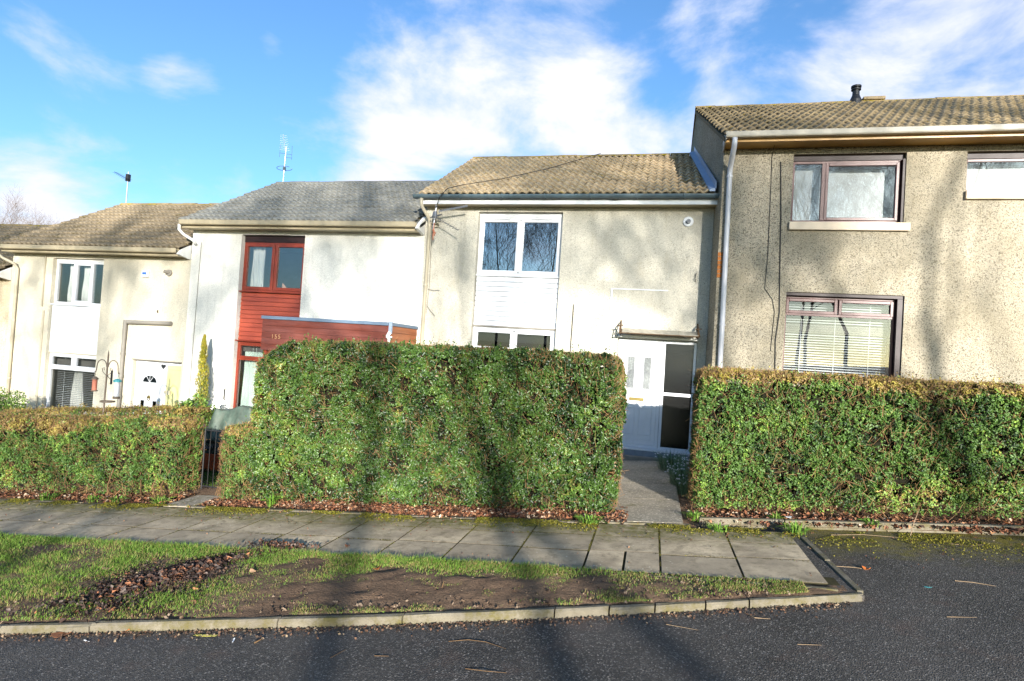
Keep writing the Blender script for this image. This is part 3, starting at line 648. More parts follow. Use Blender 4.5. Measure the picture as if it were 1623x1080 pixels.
# windows and panel of the middle house
yw = YM + .11; xa, xb, xm = -3.735, -1.955, -2.845
mb = MB(); mb.box(xa, xb, yw - .01, yw + .06, 4.70, 4.80); mb.build('head_board', 'upvc', mid)
w = casement(mid, xa, xb, 3.49, 4.70, yw, 'upvc', [(xa + .045, xm - .02, 3.535, 4.655, True), (xm + .02, xb - .045, 3.535, 4.655, True)], .055, .052, glassm='glass_dim')
mb = MB(); mb.box(xm - .02, xm + .02, yw, yw + .07, 3.56, 4.63); mb.build('mullion', 'upvc', w)
mb = MB(); mb.box(xa, xb, yw - .06, yw + .05, 3.455, 3.488); mb.build('sill', 'upvc', w, bevel=.004)
for x in (-3.30, -2.40):
    mb = MB(); mb.box(x - .22, x + .22, yw - .022, yw - .001, 4.662, 4.684); mb.build('trickle_vent', 'upvc', w)
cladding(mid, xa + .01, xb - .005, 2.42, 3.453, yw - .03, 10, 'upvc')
mb = MB(); mb.box(xa, xb, yw - .045, yw + .05, 2.39, 2.417); mb.build('drip_bar', 'pipe_grey', mid)
w = casement(mid, xa, xb, 1.01, 2.388, yw, 'upvc', [(xa + .06, xm - .02, 1.93, 2.33, True), (xm + .02, xb - .06, 1.93, 2.33, True), (xa + .075, xm - .02, 1.09, 1.88, False), (xm + .02, xb - .075, 1.09, 1.88, False)], .055, .052, glassm='glass_low')
mb = MB(); mb.box(xa + .07, xb - .07, yw + .001, yw + .06, 1.875, 1.925); mb.box(xm - .02, xm + .02, yw + .001, yw + .06, 1.08, 1.874); mb.box(xm - .02, xm + .02, yw + .001, yw + .06, 1.926, 2.31); mb.build('mullion', 'upvc', w)
for x in (-3.30, -2.40):
    mb = MB(); mb.box(x - .2, x + .2, yw - .022, yw - .001, 2.335, 2.355); mb.build('trickle_vent', 'upvc', w)
# front door with side light
yd = YM + .07
door = MB(); door.frame(-.69, .165, .19, 2.30, .06, yd, yd + .07); dr = door.build('door', 'upvc', mid, bevel=.004)
b = MB(); b.box(-.628, .103, yd + .012, yd + .055, .252, 2.238); b.build('door_leaf', 'upvc', dr, bevel=.003)
b = MB(); b.frame(-.56, .035, .33, 2.16, .014, yd + .004, yd + .013); b.build('moulding', 'upvc', dr, bevel=.004)
for cx in (-.42, -.105):
    b = MB(); b.frame(cx - .125, cx + .125, 1.30, 2.02, .026, yd - .006, yd + .013); b.build('glazing_bead', 'upvc', dr, bevel=.008)
    b = MB(); b.box(cx - .066, cx + .066, yd + .006, yd + .0115, 1.34, 1.96); b.build('pane', 'frosted', dr)
    b = MB()
    for dx in (-.066, -.034, .028, .060): b.box(cx + dx, cx + dx + .006, yd + .001, yd + .0055, 1.34, 1.96)
    for dz in (1.34, 1.40, 1.64, 1.66, 1.90, 1.954): b.box(cx - .06, cx + .06, yd - .001, yd + .0005, dz, dz + .006)
    b.tube([(cx - .02, yd, 1.66), (cx, yd, 1.70), (cx + .02, yd, 1.66), (cx, yd, 1.62), (cx - .02, yd, 1.66)], .006, 5); b.build('leading', 'metal_grey', dr)
    b = MB(); b.frame(cx - .125, cx + .125, .44, .98, .02, yd + .001, yd + .013); b.build('raised_panel', 'upvc', dr, bevel=.006)
b = MB(); b.box(-.42, -.14, yd - .006, yd + .011, 1.10, 1.16); b.build('letterbox', 'brass', dr, bevel=.004)
b = MB(); b.box(-.59, -.555, yd - .006, yd + .011, 1.12, 1.36); b.tube([(-.572, yd - .006, 1.25), (-.572, yd - .045, 1.25), (-.47, yd - .045, 1.25)], .008, 8); b.build('handle', 'brass', dr)
sl = MB(); sl.frame(.17, .795, .19, 2.30, .05, yd, yd + .07); sl.box(.22, .745, yd, yd + .07, 1.24, 1.30); so = sl.build('side_light', 'upvc', mid, bevel=.004)
for z0_, z1_ in ((.241, 1.239), (1.301, 2.249)): b = MB(); b.box(.221, .744, yd + .02, yd + .026, z0_, z1_); b.build('pane', 'glass_obscure', so)
b = MB(); b.box(-.72, .82, YM - .05, yd + .07, .155, .188); b.build('door_sill', 'upvc', mid, bevel=.004)
b = MB(); b.box(-.74, .84, YM - .055, YM - .003, .03, .153); b.build('threshold', 'step_blue', mid, bevel=.005)
b = MB(); b.box(-.80, .86, YM - .20, YM - .058, -.12, .05); b.build('step', 'concrete', mid, bevel=.008)
# canopy brackets and the worn sheet between them
cn = MB(); cn.box(-.70, .80, YM - .06, YM - .003, 2.325, 2.375); can = cn.build('canopy', 'white_paint', mid, bevel=.004)
b = MB(); vs = []
for i in range(13):
    x = -.62 + i * .117
    for yy, zz in ((YM - .05, 2.50), (YM - .20, 2.455), (YM - .36, 2.40 + .012 * math.sin(i * 1.7))): vs.append((x, yy, zz + .008 * math.sin(i * 2.3)))
b.v = vs; b.f = [(i * 3 + j, i * 3 + j + 1, i * 3 + j + 4, i * 3 + j + 3) for i in range(12) for j in range(2)]; o = b.build('canopy_sheet', 'perspex', can); o.modifiers.new('t', 'SOLIDIFY').thickness = .006
b = MB(); b.tube([(-.66, YM - .36, 2.395), (.80, YM - .36, 2.395)], .011, 6); b.build('canopy_rail', 'rust_iron', can)
for x in (-.66, .78):
    b = MB(); b.tube([(x, YM - .012, 2.36), (x, YM - .36, 2.385), (x, YM - .30, 2.52), (x, YM - .12, 2.60), (x, YM - .012, 2.63)], .012, 6); b.tube([(x, YM - .012, 2.36), (x, YM - .012, 2.66)], .014, 6)
    b.tube([(x, YM - .20, 2.38), (x + .0, YM - .26, 2.44), (x, YM - .2, 2.50), (x, YM - .13, 2.45), (x, YM - .18, 2.42)], .009, 6); b.tube([(x - .05, YM - .30, 2.53), (x + .06, YM - .30, 2.545)], .012, 6); b.tube([(x + .0, YM - .1, 2.60), (x + .03, YM - .3, 2.40)], .009, 6); b.build('canopy_bracket', 'rust_iron', can)
# small fittings on the wall
b = MB(); b.box(-.895, -.865, YM - .022, YM - .003, .0, 3.285); b.box(-.864, .20, YM - .02, YM - .003, 3.262, 3.285); b.build('conduit', 'upvc', mid)
b = MB(); b.tube([(-1.62, YM - .012, 2.93), (-1.63, YM - .012, 2.0), (-1.635, YM - .012, .1)], .009, 6); b.build('cable', 'black_cable', mid)
vt = MB(); k = len(vt.v)
for r_, yo in ((.098, 0), (.098, .02), (.085, .03), (.05, .03), (.045, .012)):
    for j in range(20): t = 2 * math.pi * j / 20; vt.v.append((.50 + r_ * math.cos(t), YM - .003 - yo, 4.62 + r_ * math.sin(t)))
for i in range(4):
    for j in range(20): vt.f.append((i * 20 + j, i * 20 + (j + 1) % 20, i * 20 + 20 + (j + 1) % 20, i * 20 + 20 + j))
vt.f.append(tuple(range(80, 100))); vo = vt.build('flue_vent', 'upvc', mid)
b = MB(); b.tube([(.50, YM - .02, 4.62), (.50, YM - .09, 4.62)], .04, 14); b.tube([(.47, YM - .1, 4.60), (.53, YM - .1, 4.64)], .01, 6); b.build('vent_spout', 'metal_grey', vo)
b = MB(); b.tube([(.70, YM - .003, 3.62), (.70, YM - .04, 3.62), (.68, YM - .045, 3.52), (.70, YM - .04, 3.47), (.70, YM - .003, 3.46)], .007, 6); b.build('wall_hook', 'black_metal', mid)
b = MB(); b.tube([(-4.76, YM - .03, 3.12), (-4.62, YM - .05, 3.10), (-4.50, YM - .04, 3.11)], .006, 5); b.tube([(-4.76, YM - .03, 2.78), (-4.66, YM - .05, 2.66), (-4.55, YM - .04, 2.56)], .006, 5); b.tube([(-4.77, YM - .03, 4.6), (-4.74, YM - .02, 3.6), (-4.73, YM - .02, 3.2), (-4.76, YM - .03, 2.6)], .006, 5); b.build('loose_wire', 'pipe_grey', mid)

# --- red-panelled white house
YR = 11.70
red = thing('terraced_house', (-7.9, YR, -.7), 'white rendered terraced house with red framed windows and red timber porch', 'house', 'houses of the stepped terrace')
zs = 4.33
body(red, -10.86, -4.925, YR, -1.5, zs + .1, 14.85, 6.36, 11.40, 4.46, 'cast_red', [(-9.50, -7.83, -.40, 4.24)])
roof(red, -10.97, -4.93, 11.40, 4.46, 14.85, 6.36, 'tile_red', 'tile_red', mossn=110)
box_gutter(red, -10.92, -5.0, YR, 11.30, zs + .05, zs + .16, zs, 'beige_gutter', 'cream', 'beige_gutter')
b = MB(); b.prism([(11.31, zs + .02), (YR - .003, zs - .05), (YR - .003, zs + .35), (11.42, zs + .14)], 'x', -5.0, -4.93); b.build('eaves_end', 'white_paint', red)
downpipe(red, [(-10.94, 11.35, zs + .06), (-10.95, 11.36, zs - .06), (-10.90, 11.45, zs - .16), (-10.74, 11.58, zs - .27), (-10.72, YR - .05, zs - .36)], .034, 'white_paint')
b = MB(); b.tube([(-10.60, YR - .008, zs - .3), (-10.62, YR - .008, 1.5), (-10.62, YR - .008, -.9)], .007, 6); b.build('cable', 'pipe_grey', red)
yw = YR + .12; xa, xb, xm = -9.495, -7.835, -8.665
mb = MB(); mb.box(xa, xb, yw - .01, yw + .07, 4.08, 4.238); mb.build('head_board', 'dark_maroon', red)
w = casement(red, xa, xb, 2.93, 4.08, yw, 'red_frame', [(xa + .03, xm - .008, 2.97, 4.05, True), (xm + .008, xb - .03, 2.97, 4.05, True)], .045, .07)
for x in (-9.08, -8.25):
    mb = MB(); mb.box(x - .15, x + .15, yw - .03, yw - .012, 4.10, 4.125); mb.build('trickle_vent', 'dark_maroon', w)
mb = MB(); mb.box(xa - .03, xb, yw - .10, yw + .05, 2.905, 2.928); mb.build('sill', 'red_frame', w, bevel=.004)
cladding(red, xa + .02, xb - .005, 1.78, 2.90, yw - .03, 11, 'board_red')
mb = MB(); mb.box(xa - .03, xb, yw - .10, yw + .05, 1.752, 1.777); mb.build('drip_bar', 'red_frame', red)
pd = casement(red, xa, xb, -.395, 1.75, yw, 'red_frame', [(xa + .04, xm - .01, 1.36, 1.70, True), (xm + .01, xb - .04, 1.36, 1.70, True), (xa + .05, xm - .01, -.33, 1.31, False), (xm + .01, xb - .05, -.33, 1.31, False)], .055, .05, name='patio_door')
mb = MB(); mb.box(xa + .055, xb - .055, yw + .001, yw + .06, 1.312, 1.358); mb.box(xm - .01, xm + .01, yw + .001, yw + .06, 1.36, 1.69); mb.box(xm - .03, xm + .03, yw + .001, yw + .06, -.34, 1.311); mb.build('mullion', 'red_frame', pd)
b = MB(); b.tube([(-9.63, YR - .006, .62), (-9.63, YR - .045, .60), (-9.63, YR - .045, .38), (-9.63, YR - .006, .36)], .012, 6); b.build('grab_handle', 'black_metal', red)
# porch: boarded fascia box
YP = 10.38; px0, px1 = -7.79, -4.94
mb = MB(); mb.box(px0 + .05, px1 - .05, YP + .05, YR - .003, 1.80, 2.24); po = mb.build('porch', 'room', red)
nb = 5; hh = (2.245 - 1.62) / nb
for i in range(nb):
    b = MB(); zz = 1.62 + i * hh; b.box(px0, px1 - .06, YP + .008, YP + .03, zz + .002, zz + hh - .002); b.v = [(x, y - (.012 if z < zz + hh * .5 else 0), z) for x, y, z in b.v]; b.build('board', 'board_porch', po)
    b = MB(); b.box(px1 - .022, px1, YP + .05, YR - .06, zz + .002, zz + hh - .002); b.v = [(x + (.010 if z < zz + hh * .5 else 0), y, z) for x, y, z in b.v]; b.build('board', 'board_brown', po)
    b = MB(); b.box(px0 + .002, px0 + .022, YP + .032, YR - .003, zz + .002, zz + hh - .002); b.build('board', 'board_porch', po)
b = MB(); b.box(px0 - .02, px1 - .062, YP - .025, YP + .05, 2.25, 2.315); b.box(px1 - .06, px1 + .015, YP + .0, YR - .02, 2.25, 2.315); b.box(px0 - .02, px1 - .062, YP + .052, YR - .004, 2.25, 2.29); b.build('porch_capping', 'lead_cap', po, bevel=.004)
b = MB(); b.box(px1 - .058, px1 - .024, YP - .02, YP + .048, 1.62, 2.248); b.build('corner_post', 'red_frame', po)
b = MB(); b.box(px1 - .03, px1 + .03, YP - .045, YP - .0, 2.10, 2.33); b.build('capping_outlet', 'lead_flash', po)
b = MB(); b.tube([(px1 + .0, YP - .03, 2.12), (px1 - .04, YP - .05, 2.05), (px1 - .01, YP - .04, 1.98), (px1 + .02, YP - .035, 1.6)], [.04, .03, .026, .024], 8); b.lathe(px1 - .01, YP - .04, [(.03, 1.98), (.06, 2.02), (.06, 2.05), (.03, 2.05)], 10); b.build('porch_spout', 'white_paint', po)
for xx in (px0 + .06, px1 - .10):
    b = MB(); b.box(xx - .04, xx + .04, YP + .06, YP + .14, g(xx) - .1, 1.62); b.build('porch_post', 'red_frame', po)
cu = bpy.data.curves.new('house_number', 'FONT'); cu.body = '155'; cu.size = .125; cu.extrude = .004; cu.space_character = 1.25; cu.materials.append(M['gold_digit'])
_t = bpy.data.objects.new('digits', cu); COL.objects.link(_t); bpy.context.view_layer.update()
_me = bpy.data.meshes.new_from_object(_t.evaluated_get(bpy.context.evaluated_depsgraph_get())); bpy.data.objects.remove(_t); _me.materials.clear(); _me.materials.append(M['gold_digit'])
no = link('house_number', _me, po, Vector((-7.555, YP - .012, 1.86)) - wloc(po)); no.rotation_euler = (R(90), 0, 0)

# --- cream house at the left
YL = 11.72
lef = thing('terraced_house', (-13.6, YL, -1.2), 'cream roughcast terraced house with white infill panel and mossy brown roof', 'house', 'houses of the stepped terrace')
zs = 3.66
body(lef, -16.42, -10.875, YL, -2.2, zs + .1, 14.85, 5.72, 11.42, 3.80, 'cast_left', [(-15.08, -13.47, -.35, 3.56), (-12.33, -10.93, -1.06, 1.12)])
roof(lef, -16.50, -10.90, 11.42, 3.80, 14.85, 5.72, 'tile_left', 'ridge_moss', mossn=800)
box_gutter(lef, -16.45, -10.96, YL, 11.32, zs + .05, zs + .16, zs, 'beige_gutter', 'cream', 'beige_gutter')
b = MB(); b.prism([(11.33, zs + .02), (YL - .003, zs - .05), (YL - .003, zs + .30), (11.44, zs + .14)], 'x', -10.955, -10.885); b.build('eaves_end', 'white_paint', lef)
downpipe(lef, [(-16.46, 11.37, zs + .06), (-16.47, 11.38, zs - .08), (-16.40, 11.46, zs - .18), (-16.20, 11.6, zs - .30), (-16.17, YL - .05, zs - .42), (-16.17, YL - .05, -1.6)], .036, 'pipe_cream', [(1.9, (-16.17, YL - .05)), (.4, (-16.17, YL - .05))])
b = MB(); b.box(-15.34, -15.30, YL - .03, YL - .003, 2.3, zs - .05); b.box(-15.28, -15.22, YL - .02, YL - .003, -1.3, 2.2); b.build('conduit', 'pipe_cream', lef)
yw = YL + .10; xa, xb = -15.075, -13.475
mb = MB(); mb.box(xa, xb, yw - .01, yw + .06, 3.50, 3.558); mb.build('head_board', 'white_paint', lef)
w = casement(lef, xa, xb, 2.39, 3.50, yw, 'upvc', [(xa + .06, xa + .56, 2.45, 3.45, False), (xa + .64, xa + 1.16, 2.45, 3.45, True), (xa + 1.20, xb - .04, 2.45, 3.45, False)], .06, .05)
mb = MB(); mb.box(xa + .565, xa + .635, yw - .005, yw + .06, 2.45, 3.44); mb.box(xa + 1.163, xa + 1.197, yw - .005, yw + .06, 2.45, 3.44); mb.build('mullion', 'upvc', w)
mb = MB(); mb.box(xa - .02, xb, yw - .09, yw + .05, 2.36, 2.388); mb.build('sill', 'upvc', w, bevel=.004)
mb = MB(); mb.box(xa + .01, xb - .005, yw - .04, yw + .02, 1.16, 2.355); mb.build('infill_panel', 'upvc', lef, bevel=.003)
w = casement(lef, xa, xb, -.34, 1.14, yw, 'upvc', [(xa + .06, xa + .76, .80, 1.08, True), (xa + .84, xb - .05, .80, 1.08, True), (xa + .06, xb - .05, -.28, .72, False)], .06, .035)
mb = MB(); mb.box(xa + .06, xb - .06, yw - .004, yw + .06, .722, .798); mb.box(xa + .765, xa + .835, yw - .003, yw + .06, .80, 1.078); mb.build('mullion', 'upvc', w)
mb = MB(); mb.box(xa, xb, yw - .05, yw + .05, 1.142, 1.158); mb.build('drip_bar', 'cream', lef)
yd = YL + .08
door = MB(); door.frame(-12.32, -11.46, -1.05, 1.10, .07, yd, yd + .07); dr = door.build('door', 'upvc', lef, bevel=.004)
b = MB(); b.box(-12.248, -11.532, yd + .012, yd + .055, -.978, 1.028); b.build('door_leaf', 'upvc', dr)
b = MB(); b.frame(-12.20, -11.58, -.93, .98, .014, yd + .004, yd + .013); b.build('moulding', 'upvc', dr)
b = MB(); n = 12; vs = [(-11.89, yd + .008, .60)] + [(-11.89 + .21 * math.cos(math.pi * j / n), yd + .008, .60 + .17 * math.sin(math.pi * j / n)) for j in range(n + 1)]; b.v = vs; b.f = [(0, j + 1, j + 2) for j in range(n)]; o = b.build('fanlight', 'glass_obscure', dr)
b = MB(); b.tube([(-11.89 + .215 * math.cos(math.pi * j / n), yd + .006, .598 + .175 * math.sin(math.pi * j / n)) for j in range(n + 1)], .012, 6); b.box(-12.11, -11.67, yd - .003, yd + .012, .585, .60)
for aa in (60, 90, 120): b.tube([(-11.89, yd + .004, .60), (-11.89 + .2 * math.cos(R(aa)), yd + .004, .60 + .16 * math.sin(R(aa)))], .006, 5)
b.build('fanlight_bars', 'upvc', dr)
for cx in (-12.06, -11.70):
    b = MB(); b.box(cx - .055, cx + .055, yd + .004, yd + .011, -.75, .15); b.build('pane', 'glass_obscure', dr)
    b = MB(); b.frame(cx - .075, cx + .075, -.77, .17, .018, yd - .004, yd + .012); b.build('glazing_bead', 'upvc', dr)
b = MB(); b.lathe(0, 0, [(.035, 0), (.045, .008), (.03, .016)], 12); b.v = [(-11.88 + x, yd - z + .012, .24 + y) for x, y, z in b.v]; b.tube([(-11.88 + .045 * math.cos(t * .6), yd - .006, .21 + .055 * math.sin(t * .6)) for t in range(11)], .009, 6); b.build('knocker', 'brass', dr)
b = MB(); b.frame(-11.455, -10.935, -1.05, 1.10, .05, yd, yd + .06); b.build('side_light', 'upvc', lef)
b = MB(); b.box(-11.40, -10.99, yd + .02, yd + .03, -1.0, .94); b.box(-11.40, -10.99, yd + .01, yd + .05, .945, 1.045); b.build('side_panel', 'cream_panel', lef)
b = MB(); b.box(-11.36, -11.26, yd - .03, yd + .018, .34, .44); b.box(-11.43, -11.35, yd - .02, yd + .005, .37, .43); b.build('lock_box', 'cream', lef)
b = MB(); b.prism([(-11.56, 1.02), (-11.50, .95), (-11.44, 1.02), (-11.455, 1.06), (-11.50, 1.04), (-11.545, 1.06)], 'y', yd - .03, yd - .004); b.build('heart_plaque', 'black_metal', lef)
b = MB(); b.box(-12.35, -10.92, YL - .03, YL - .003, 1.125, 1.15); b.build('lintel_drip', 'concrete', lef)
b = MB(); b.tube([(-11.26, YL - .06, 2.06), (-12.55, YL - .06, 2.03)], .05, 12); b.tube([(-12.60, YL - .06, 2.08), (-12.605, YL - .06, 1.6)], .05, 12); b.tube([(-12.605, YL - .06, 1.62), (-12.61, YL - .06, .9), (-12.61, YL - .06, -1.5)], .044, 12)
for z in (1.25, .7, .2): b.lathe(-12.607, YL - .06, [(.045, z - .03), (.055, z - .028), (.055, z + .028), (.045, z + .03)], 12)
b.build('waste_pipe', 'pipe_grey', lef, smooth=False)
b = MB(); b.box(-12.24, -12.06, YL - .06, YL - .003, 3.15, 3.30); o = b.build('alarm_box', 'upvc', lef, bevel=.012)
b = MB(); b.box(-12.21, -12.09, YL - .0635, YL - .061, 3.21, 3.27); b.build('alarm_print', 'blue_print', o)
b = MB(); b.tube([(-11.46, YL - .003, 3.28), (-11.46, YL - .05, 3.28)], .075, 14); b.tube([(-11.46, YL - .05, 3.28), (-11.50, YL - .14, 3.30)], .04, 12); b.build('flue_vent', 'pipe_grey', lef)
b = MB(); b.tube([(-11.72, YL - .003, 2.30), (-11.71, YL - .04, 2.33), (-11.69, YL - .04, 2.36)], .012, 6); b.build('wall_hook', 'rust_iron', lef)
b = MB(); b.box(-12.5, -10.9, YL - .35, YL - .06, -1.25, -1.04); b.build('step', 'concrete', lef)

# --- last house of the terrace at the left edge
far = thing('terraced_house', (-19.3, 11.75, -1.8), 'peach-cream house cut by the left edge, lowest brown roof of the terrace', 'house', 'houses of the stepped terrace')
zs = 2.98
body(far, -22.4, -16.43, 11.75, -3.0, zs + .1, 14.9, 5.02, 11.45, 3.10, 'cast_far', [(-20.6, -18.9, -.9, 2.88)])
roof(far, -22.5, -16.46, 11.45, 3.10, 14.9, 5.02, 'tile_left', 'ridge_moss')
box_gutter(far, -22.4, -16.52, 11.75, 11.35, zs + .05, zs + .16, zs, 'beige_gutter', 'brown_soffit', 'beige_gutter')
b = MB(); b.prism([(11.36, zs + .02), (11.747, zs - .05), (11.747, zs + .30), (11.47, zs + .14)], 'x', -16.515, -16.44); b.build('eaves_end', 'white_paint', far)
casement(far, -20.59, -18.91, 1.7, 2.87, 11.86, 'upvc', [(-20.53, -19.78, 1.76, 2.81, True), (-19.72, -18.97, 1.76, 2.81, True)], .06, .05)
b = MB(); b.box(-20.59, -18.91, 11.84, 11.90, .4, 1.69); b.build('infill_panel', 'upvc', far)
casement(far, -20.59, -18.91, -.89, .39, 11.86, 'upvc', [(-20.53, -18.97, -.83, .33, False)], .06, .05)
b = MB(); b.box(-17.6, -16.62, 11.72, 11.76, -1.6, .42); b.build('door', 'upvc', far)

# --- taller pebbledashed house at the right, set forward
YT = 11.08
rig = thing('terraced_house', (4.6, YT, .4), 'taller tan pebbledashed house with maroon window frames, set forward at the right', 'house', 'houses of the stepped terrace')
zs = 5.75
SK = -0.36
body(rig, 1.025, 8.3, YT, -.8, zs + .1, 14.45, 7.97, 10.70, 5.90, 'cast_right', [(2.20, 3.97, 4.49, 5.70), (4.86, 6.60, 4.49 + .54, 5.70), (2.20, 4.04, 1.75, 3.26)], skew=SK)
roof(rig, .985, 8.4, 10.70, 5.90, 14.45, 7.97, 'tile_right', 'ridge_moss', skew=SK, mossn=260)
box_gutter(rig, 1.0, 8.35, YT, 10.58, zs + .10, zs + .20, zs + .06, 'grey_gutter', 'brown_soffit', 'brown_soffit')
b = MB(); b.prism([(10.60, zs + .07), (YT - .003, zs - .0), (YT - .003, zs + .32), (10.72, zs + .19)], 'x', 1.0, 1.02); b.build('eaves_end', 'grey_gutter', rig)
downpipe(rig, [(1.15, 10.62, zs + .10), (1.15, 10.64, zs - .04), (1.145, 10.78, zs - .16), (1.14, YT - .10, zs - .30), (1.14, YT - .065, zs - .42), (1.155, YT - .065, 2.6), (1.16, YT - .065, .1)], .045, 'pipe_white', [(zs - .46, (1.14, YT - .065)), (2.62, (1.155, YT - .065))])
# upper windows, maroon frames deep in the opening
for (xa, xb, z0_, div) in ((2.205, 3.965, 4.50, 2.72), (4.865, 6.595, 5.04, None)):
    yw = YT + .10
    mb = MB(); mb.box(xa, xb, yw - .02, yw + .09, 5.60, 5.698); mb.build('head_board', 'dark_maroon', rig)
    if div: L = [(xa + .04, div - .03, z0_ + .05, 5.56, False), (div + .03, xb - .06, z0_ + .05, 5.56, True)]
    else: L = [(xa + .05, xb - .05, z0_ + .05, 5.56, False)]
    w = casement(rig, xa, xb - (.04 if div else 0), z0_, 5.598, yw, 'maroon_frame', L, .045, .05)
    if div:
        mb = MB(); mb.box(div - .028, div + .028, yw - .006, yw + .07, z0_ + .05, 5.55); mb.build('mullion', 'maroon_frame', w)
        mb = MB(); mb.box(xb - .038, xb - .002, YT + .02, yw + .07, z0_ + .01, 5.598); mb.build('jamb', 'dark_maroon', w)
        mb = MB(); mb.box(xa - .03, xb + .09, YT - .06, YT + .09, z0_ - .15, z0_ - .012); mb.build('sill', 'stone_sill', w, bevel=.006)
    else:
        mb = MB(); mb.box(xa - .02, xb + .03, YT - .06, YT + .09, z0_ - .15, z0_ - .012); mb.build('sill', 'stone_sill', w, bevel=.006)
yw = YT + .12; xa, xb = 2.205, 3.985
w = casement(rig, xa, xb - .04, 1.76, 3.20, yw, 'maroon_frame', [(xa + .02, xa + .85, 2.90, 3.16, True), (xa + .87, xb - .06, 2.90, 3.16, True), (xa + .03, xb - .07, 1.80, 2.86, False)], .035, .05, glassm='glass_clear')
mb = MB(); mb.box(xa + .036, xb - .076, yw - .004, yw + .06, 2.862, 2.898); mb.build('mullion', 'maroon_frame', w)
mb = MB(); mb.box(xb - .035, xb + .05, YT + .03, yw + .08, 1.76, 3.20); mb.box(xa, xb + .05, YT + .03, yw + .08, 3.205, 3.255); mb.build('jamb', 'dark_maroon', w)
# cables and the patch of exposed brick
b = MB(); b.tube([(1.99, YT - .012, 5.56), (2.04, YT - .012, 4.6), (2.07, YT - .012, 3.6), (2.10, YT - .012, 2.9), (2.06, YT - .012, 2.4), (2.10, YT - .012, 1.2)], .009, 6); b.build('cable', 'black_cable', rig)
b = MB(); b.tube([(1.86, 10.60, zs + .24), (1.84, YT - .01, zs - .02), (1.85, YT - .01, 5.0), (1.86, YT - .01, 3.9), (1.84, YT - .01, 3.3), (1.97, YT - .01, 3.12), (2.02, YT - .01, 2.9), (1.99, YT - .01, 2.2)], .005, 5); b.build('cable', 'black_cable', rig)
for i in range(6):
    b = MB(); z = 3.47 + i * .078; b.box(1.022, 1.098 + (i % 2) * .004, YT - .008, YT + .02, z + .005, z + .070); b.build('brick', 'brick_orange', rig, bevel=.004)
fl = MB(); fl.lathe(4.08, 14.40, [(.13, 7.93), (.12, 8.05), (.075, 8.16), (.07, 8.27), (.10, 8.275), (.10, 8.30), (.07, 8.305), (.07, 8.33), (.105, 8.335), (.105, 8.37), (.04, 8.40)], 18); fl.build('flue', 'black_metal', rig, smooth=False)
b = MB(); b.box(4.22, 4.66, 14.32, 14.58, 8.03, 8.10); b.build('ridge_vent', 'tile_mid', rig, bevel=.01)

# ------------------------------------------------------------------ curtains and blinds behind the panes
blind('white venetian blind behind the lower maroon framed window of the pebbledashed house', 2.25, 3.90, 1.80, 3.14, YT + .30, 30, 28)
blind('half closed venetian blind in the lower left house window beside bird feeder', -15.03, -13.53, -.30, 1.08, YL + .32, 30, 8)
curtain('white curtain pulled to the left of the upper red framed window', -9.40, -9.06, 2.96, 4.02, YR + .30, 'curtain', 3, .025)
curtain('pale green curtain behind the tall red framed patio door', -9.44, -8.80, -.36, 1.72, YR + .32, 'curtain_green', 7, .03)
curtain('white curtain at left light of the three-light window in cream house', -14.86, -14.62, 2.44, 3.46, YL + .28, 'curtain', 3, .02)
curtain('white curtain behind the middle light of the three-light window', -14.40, -13.98, 2.44, 3.46, YL + .28, 'curtain', 4, .02)
curtain('white curtain hanging inside the lower window of the cream house', -14.66, -14.42, -.32, 1.08, YL + .46, 'curtain', 3, .02, .2)
for lab, x0, x1, z0, z1 in (('white roller blind drawn over the upper window of the pebbledashed house', 2.26, 3.92, 4.52, 5.56), ('white roller blind in the small upper window cut by the right edge', 4.92, 6.54, 5.06, 5.58)):
    rb = thing('roller_blind', ((x0 + x1) / 2, YT + .32, z0), lab, 'blind')
    b = MB(); b.box(x0, x1, YT + .32, YT + .323, z0, z1 - .03); b.build('blind_cloth', 'blind', rb)
    b = MB(); b.tube([(x0, YT + .33, z1 - .01), (x1, YT + .33, z1 - .01)], .018, 10); b.build('blind_roller', 'blind', rb)
    b = MB(); b.tube([(x0, YT + .318, z0 + .008), (x1, YT + .318, z0 + .008)], .008, 8); b.build('bottom_bar', 'alum', rb)
lp = thing('ornament', (-8.66, YR + .34, 2.95), 'peach fabric ornament on the sill inside the upper red framed window', 'ornament')
b = MB(); b.add([(-8.86, YR + .32, 2.95), (-8.72, YR + .32, 2.95), (-8.745, YR + .32, 3.34), (-8.80, YR + .34, 3.40), (-8.82, YR + .38, 3.2), (-8.80, YR + .4, 2.95)], [(0, 1, 2, 3), (0, 3, 4), (0, 4, 5), (1, 5, 4, 3, 2)]); b.build('tall_fold', 'peach', lp)
b = MB(); b.add([(-8.58, YR + .32, 2.95), (-8.36, YR + .32, 2.95), (-8.46, YR + .32, 3.08), (-8.57, YR + .34, 3.18), (-8.48, YR + .42, 2.95)], [(0, 1, 2, 3), (0, 3, 4), (1, 4, 3, 2), (0, 4, 1)]); b.build('low_fold', 'peach', lp)
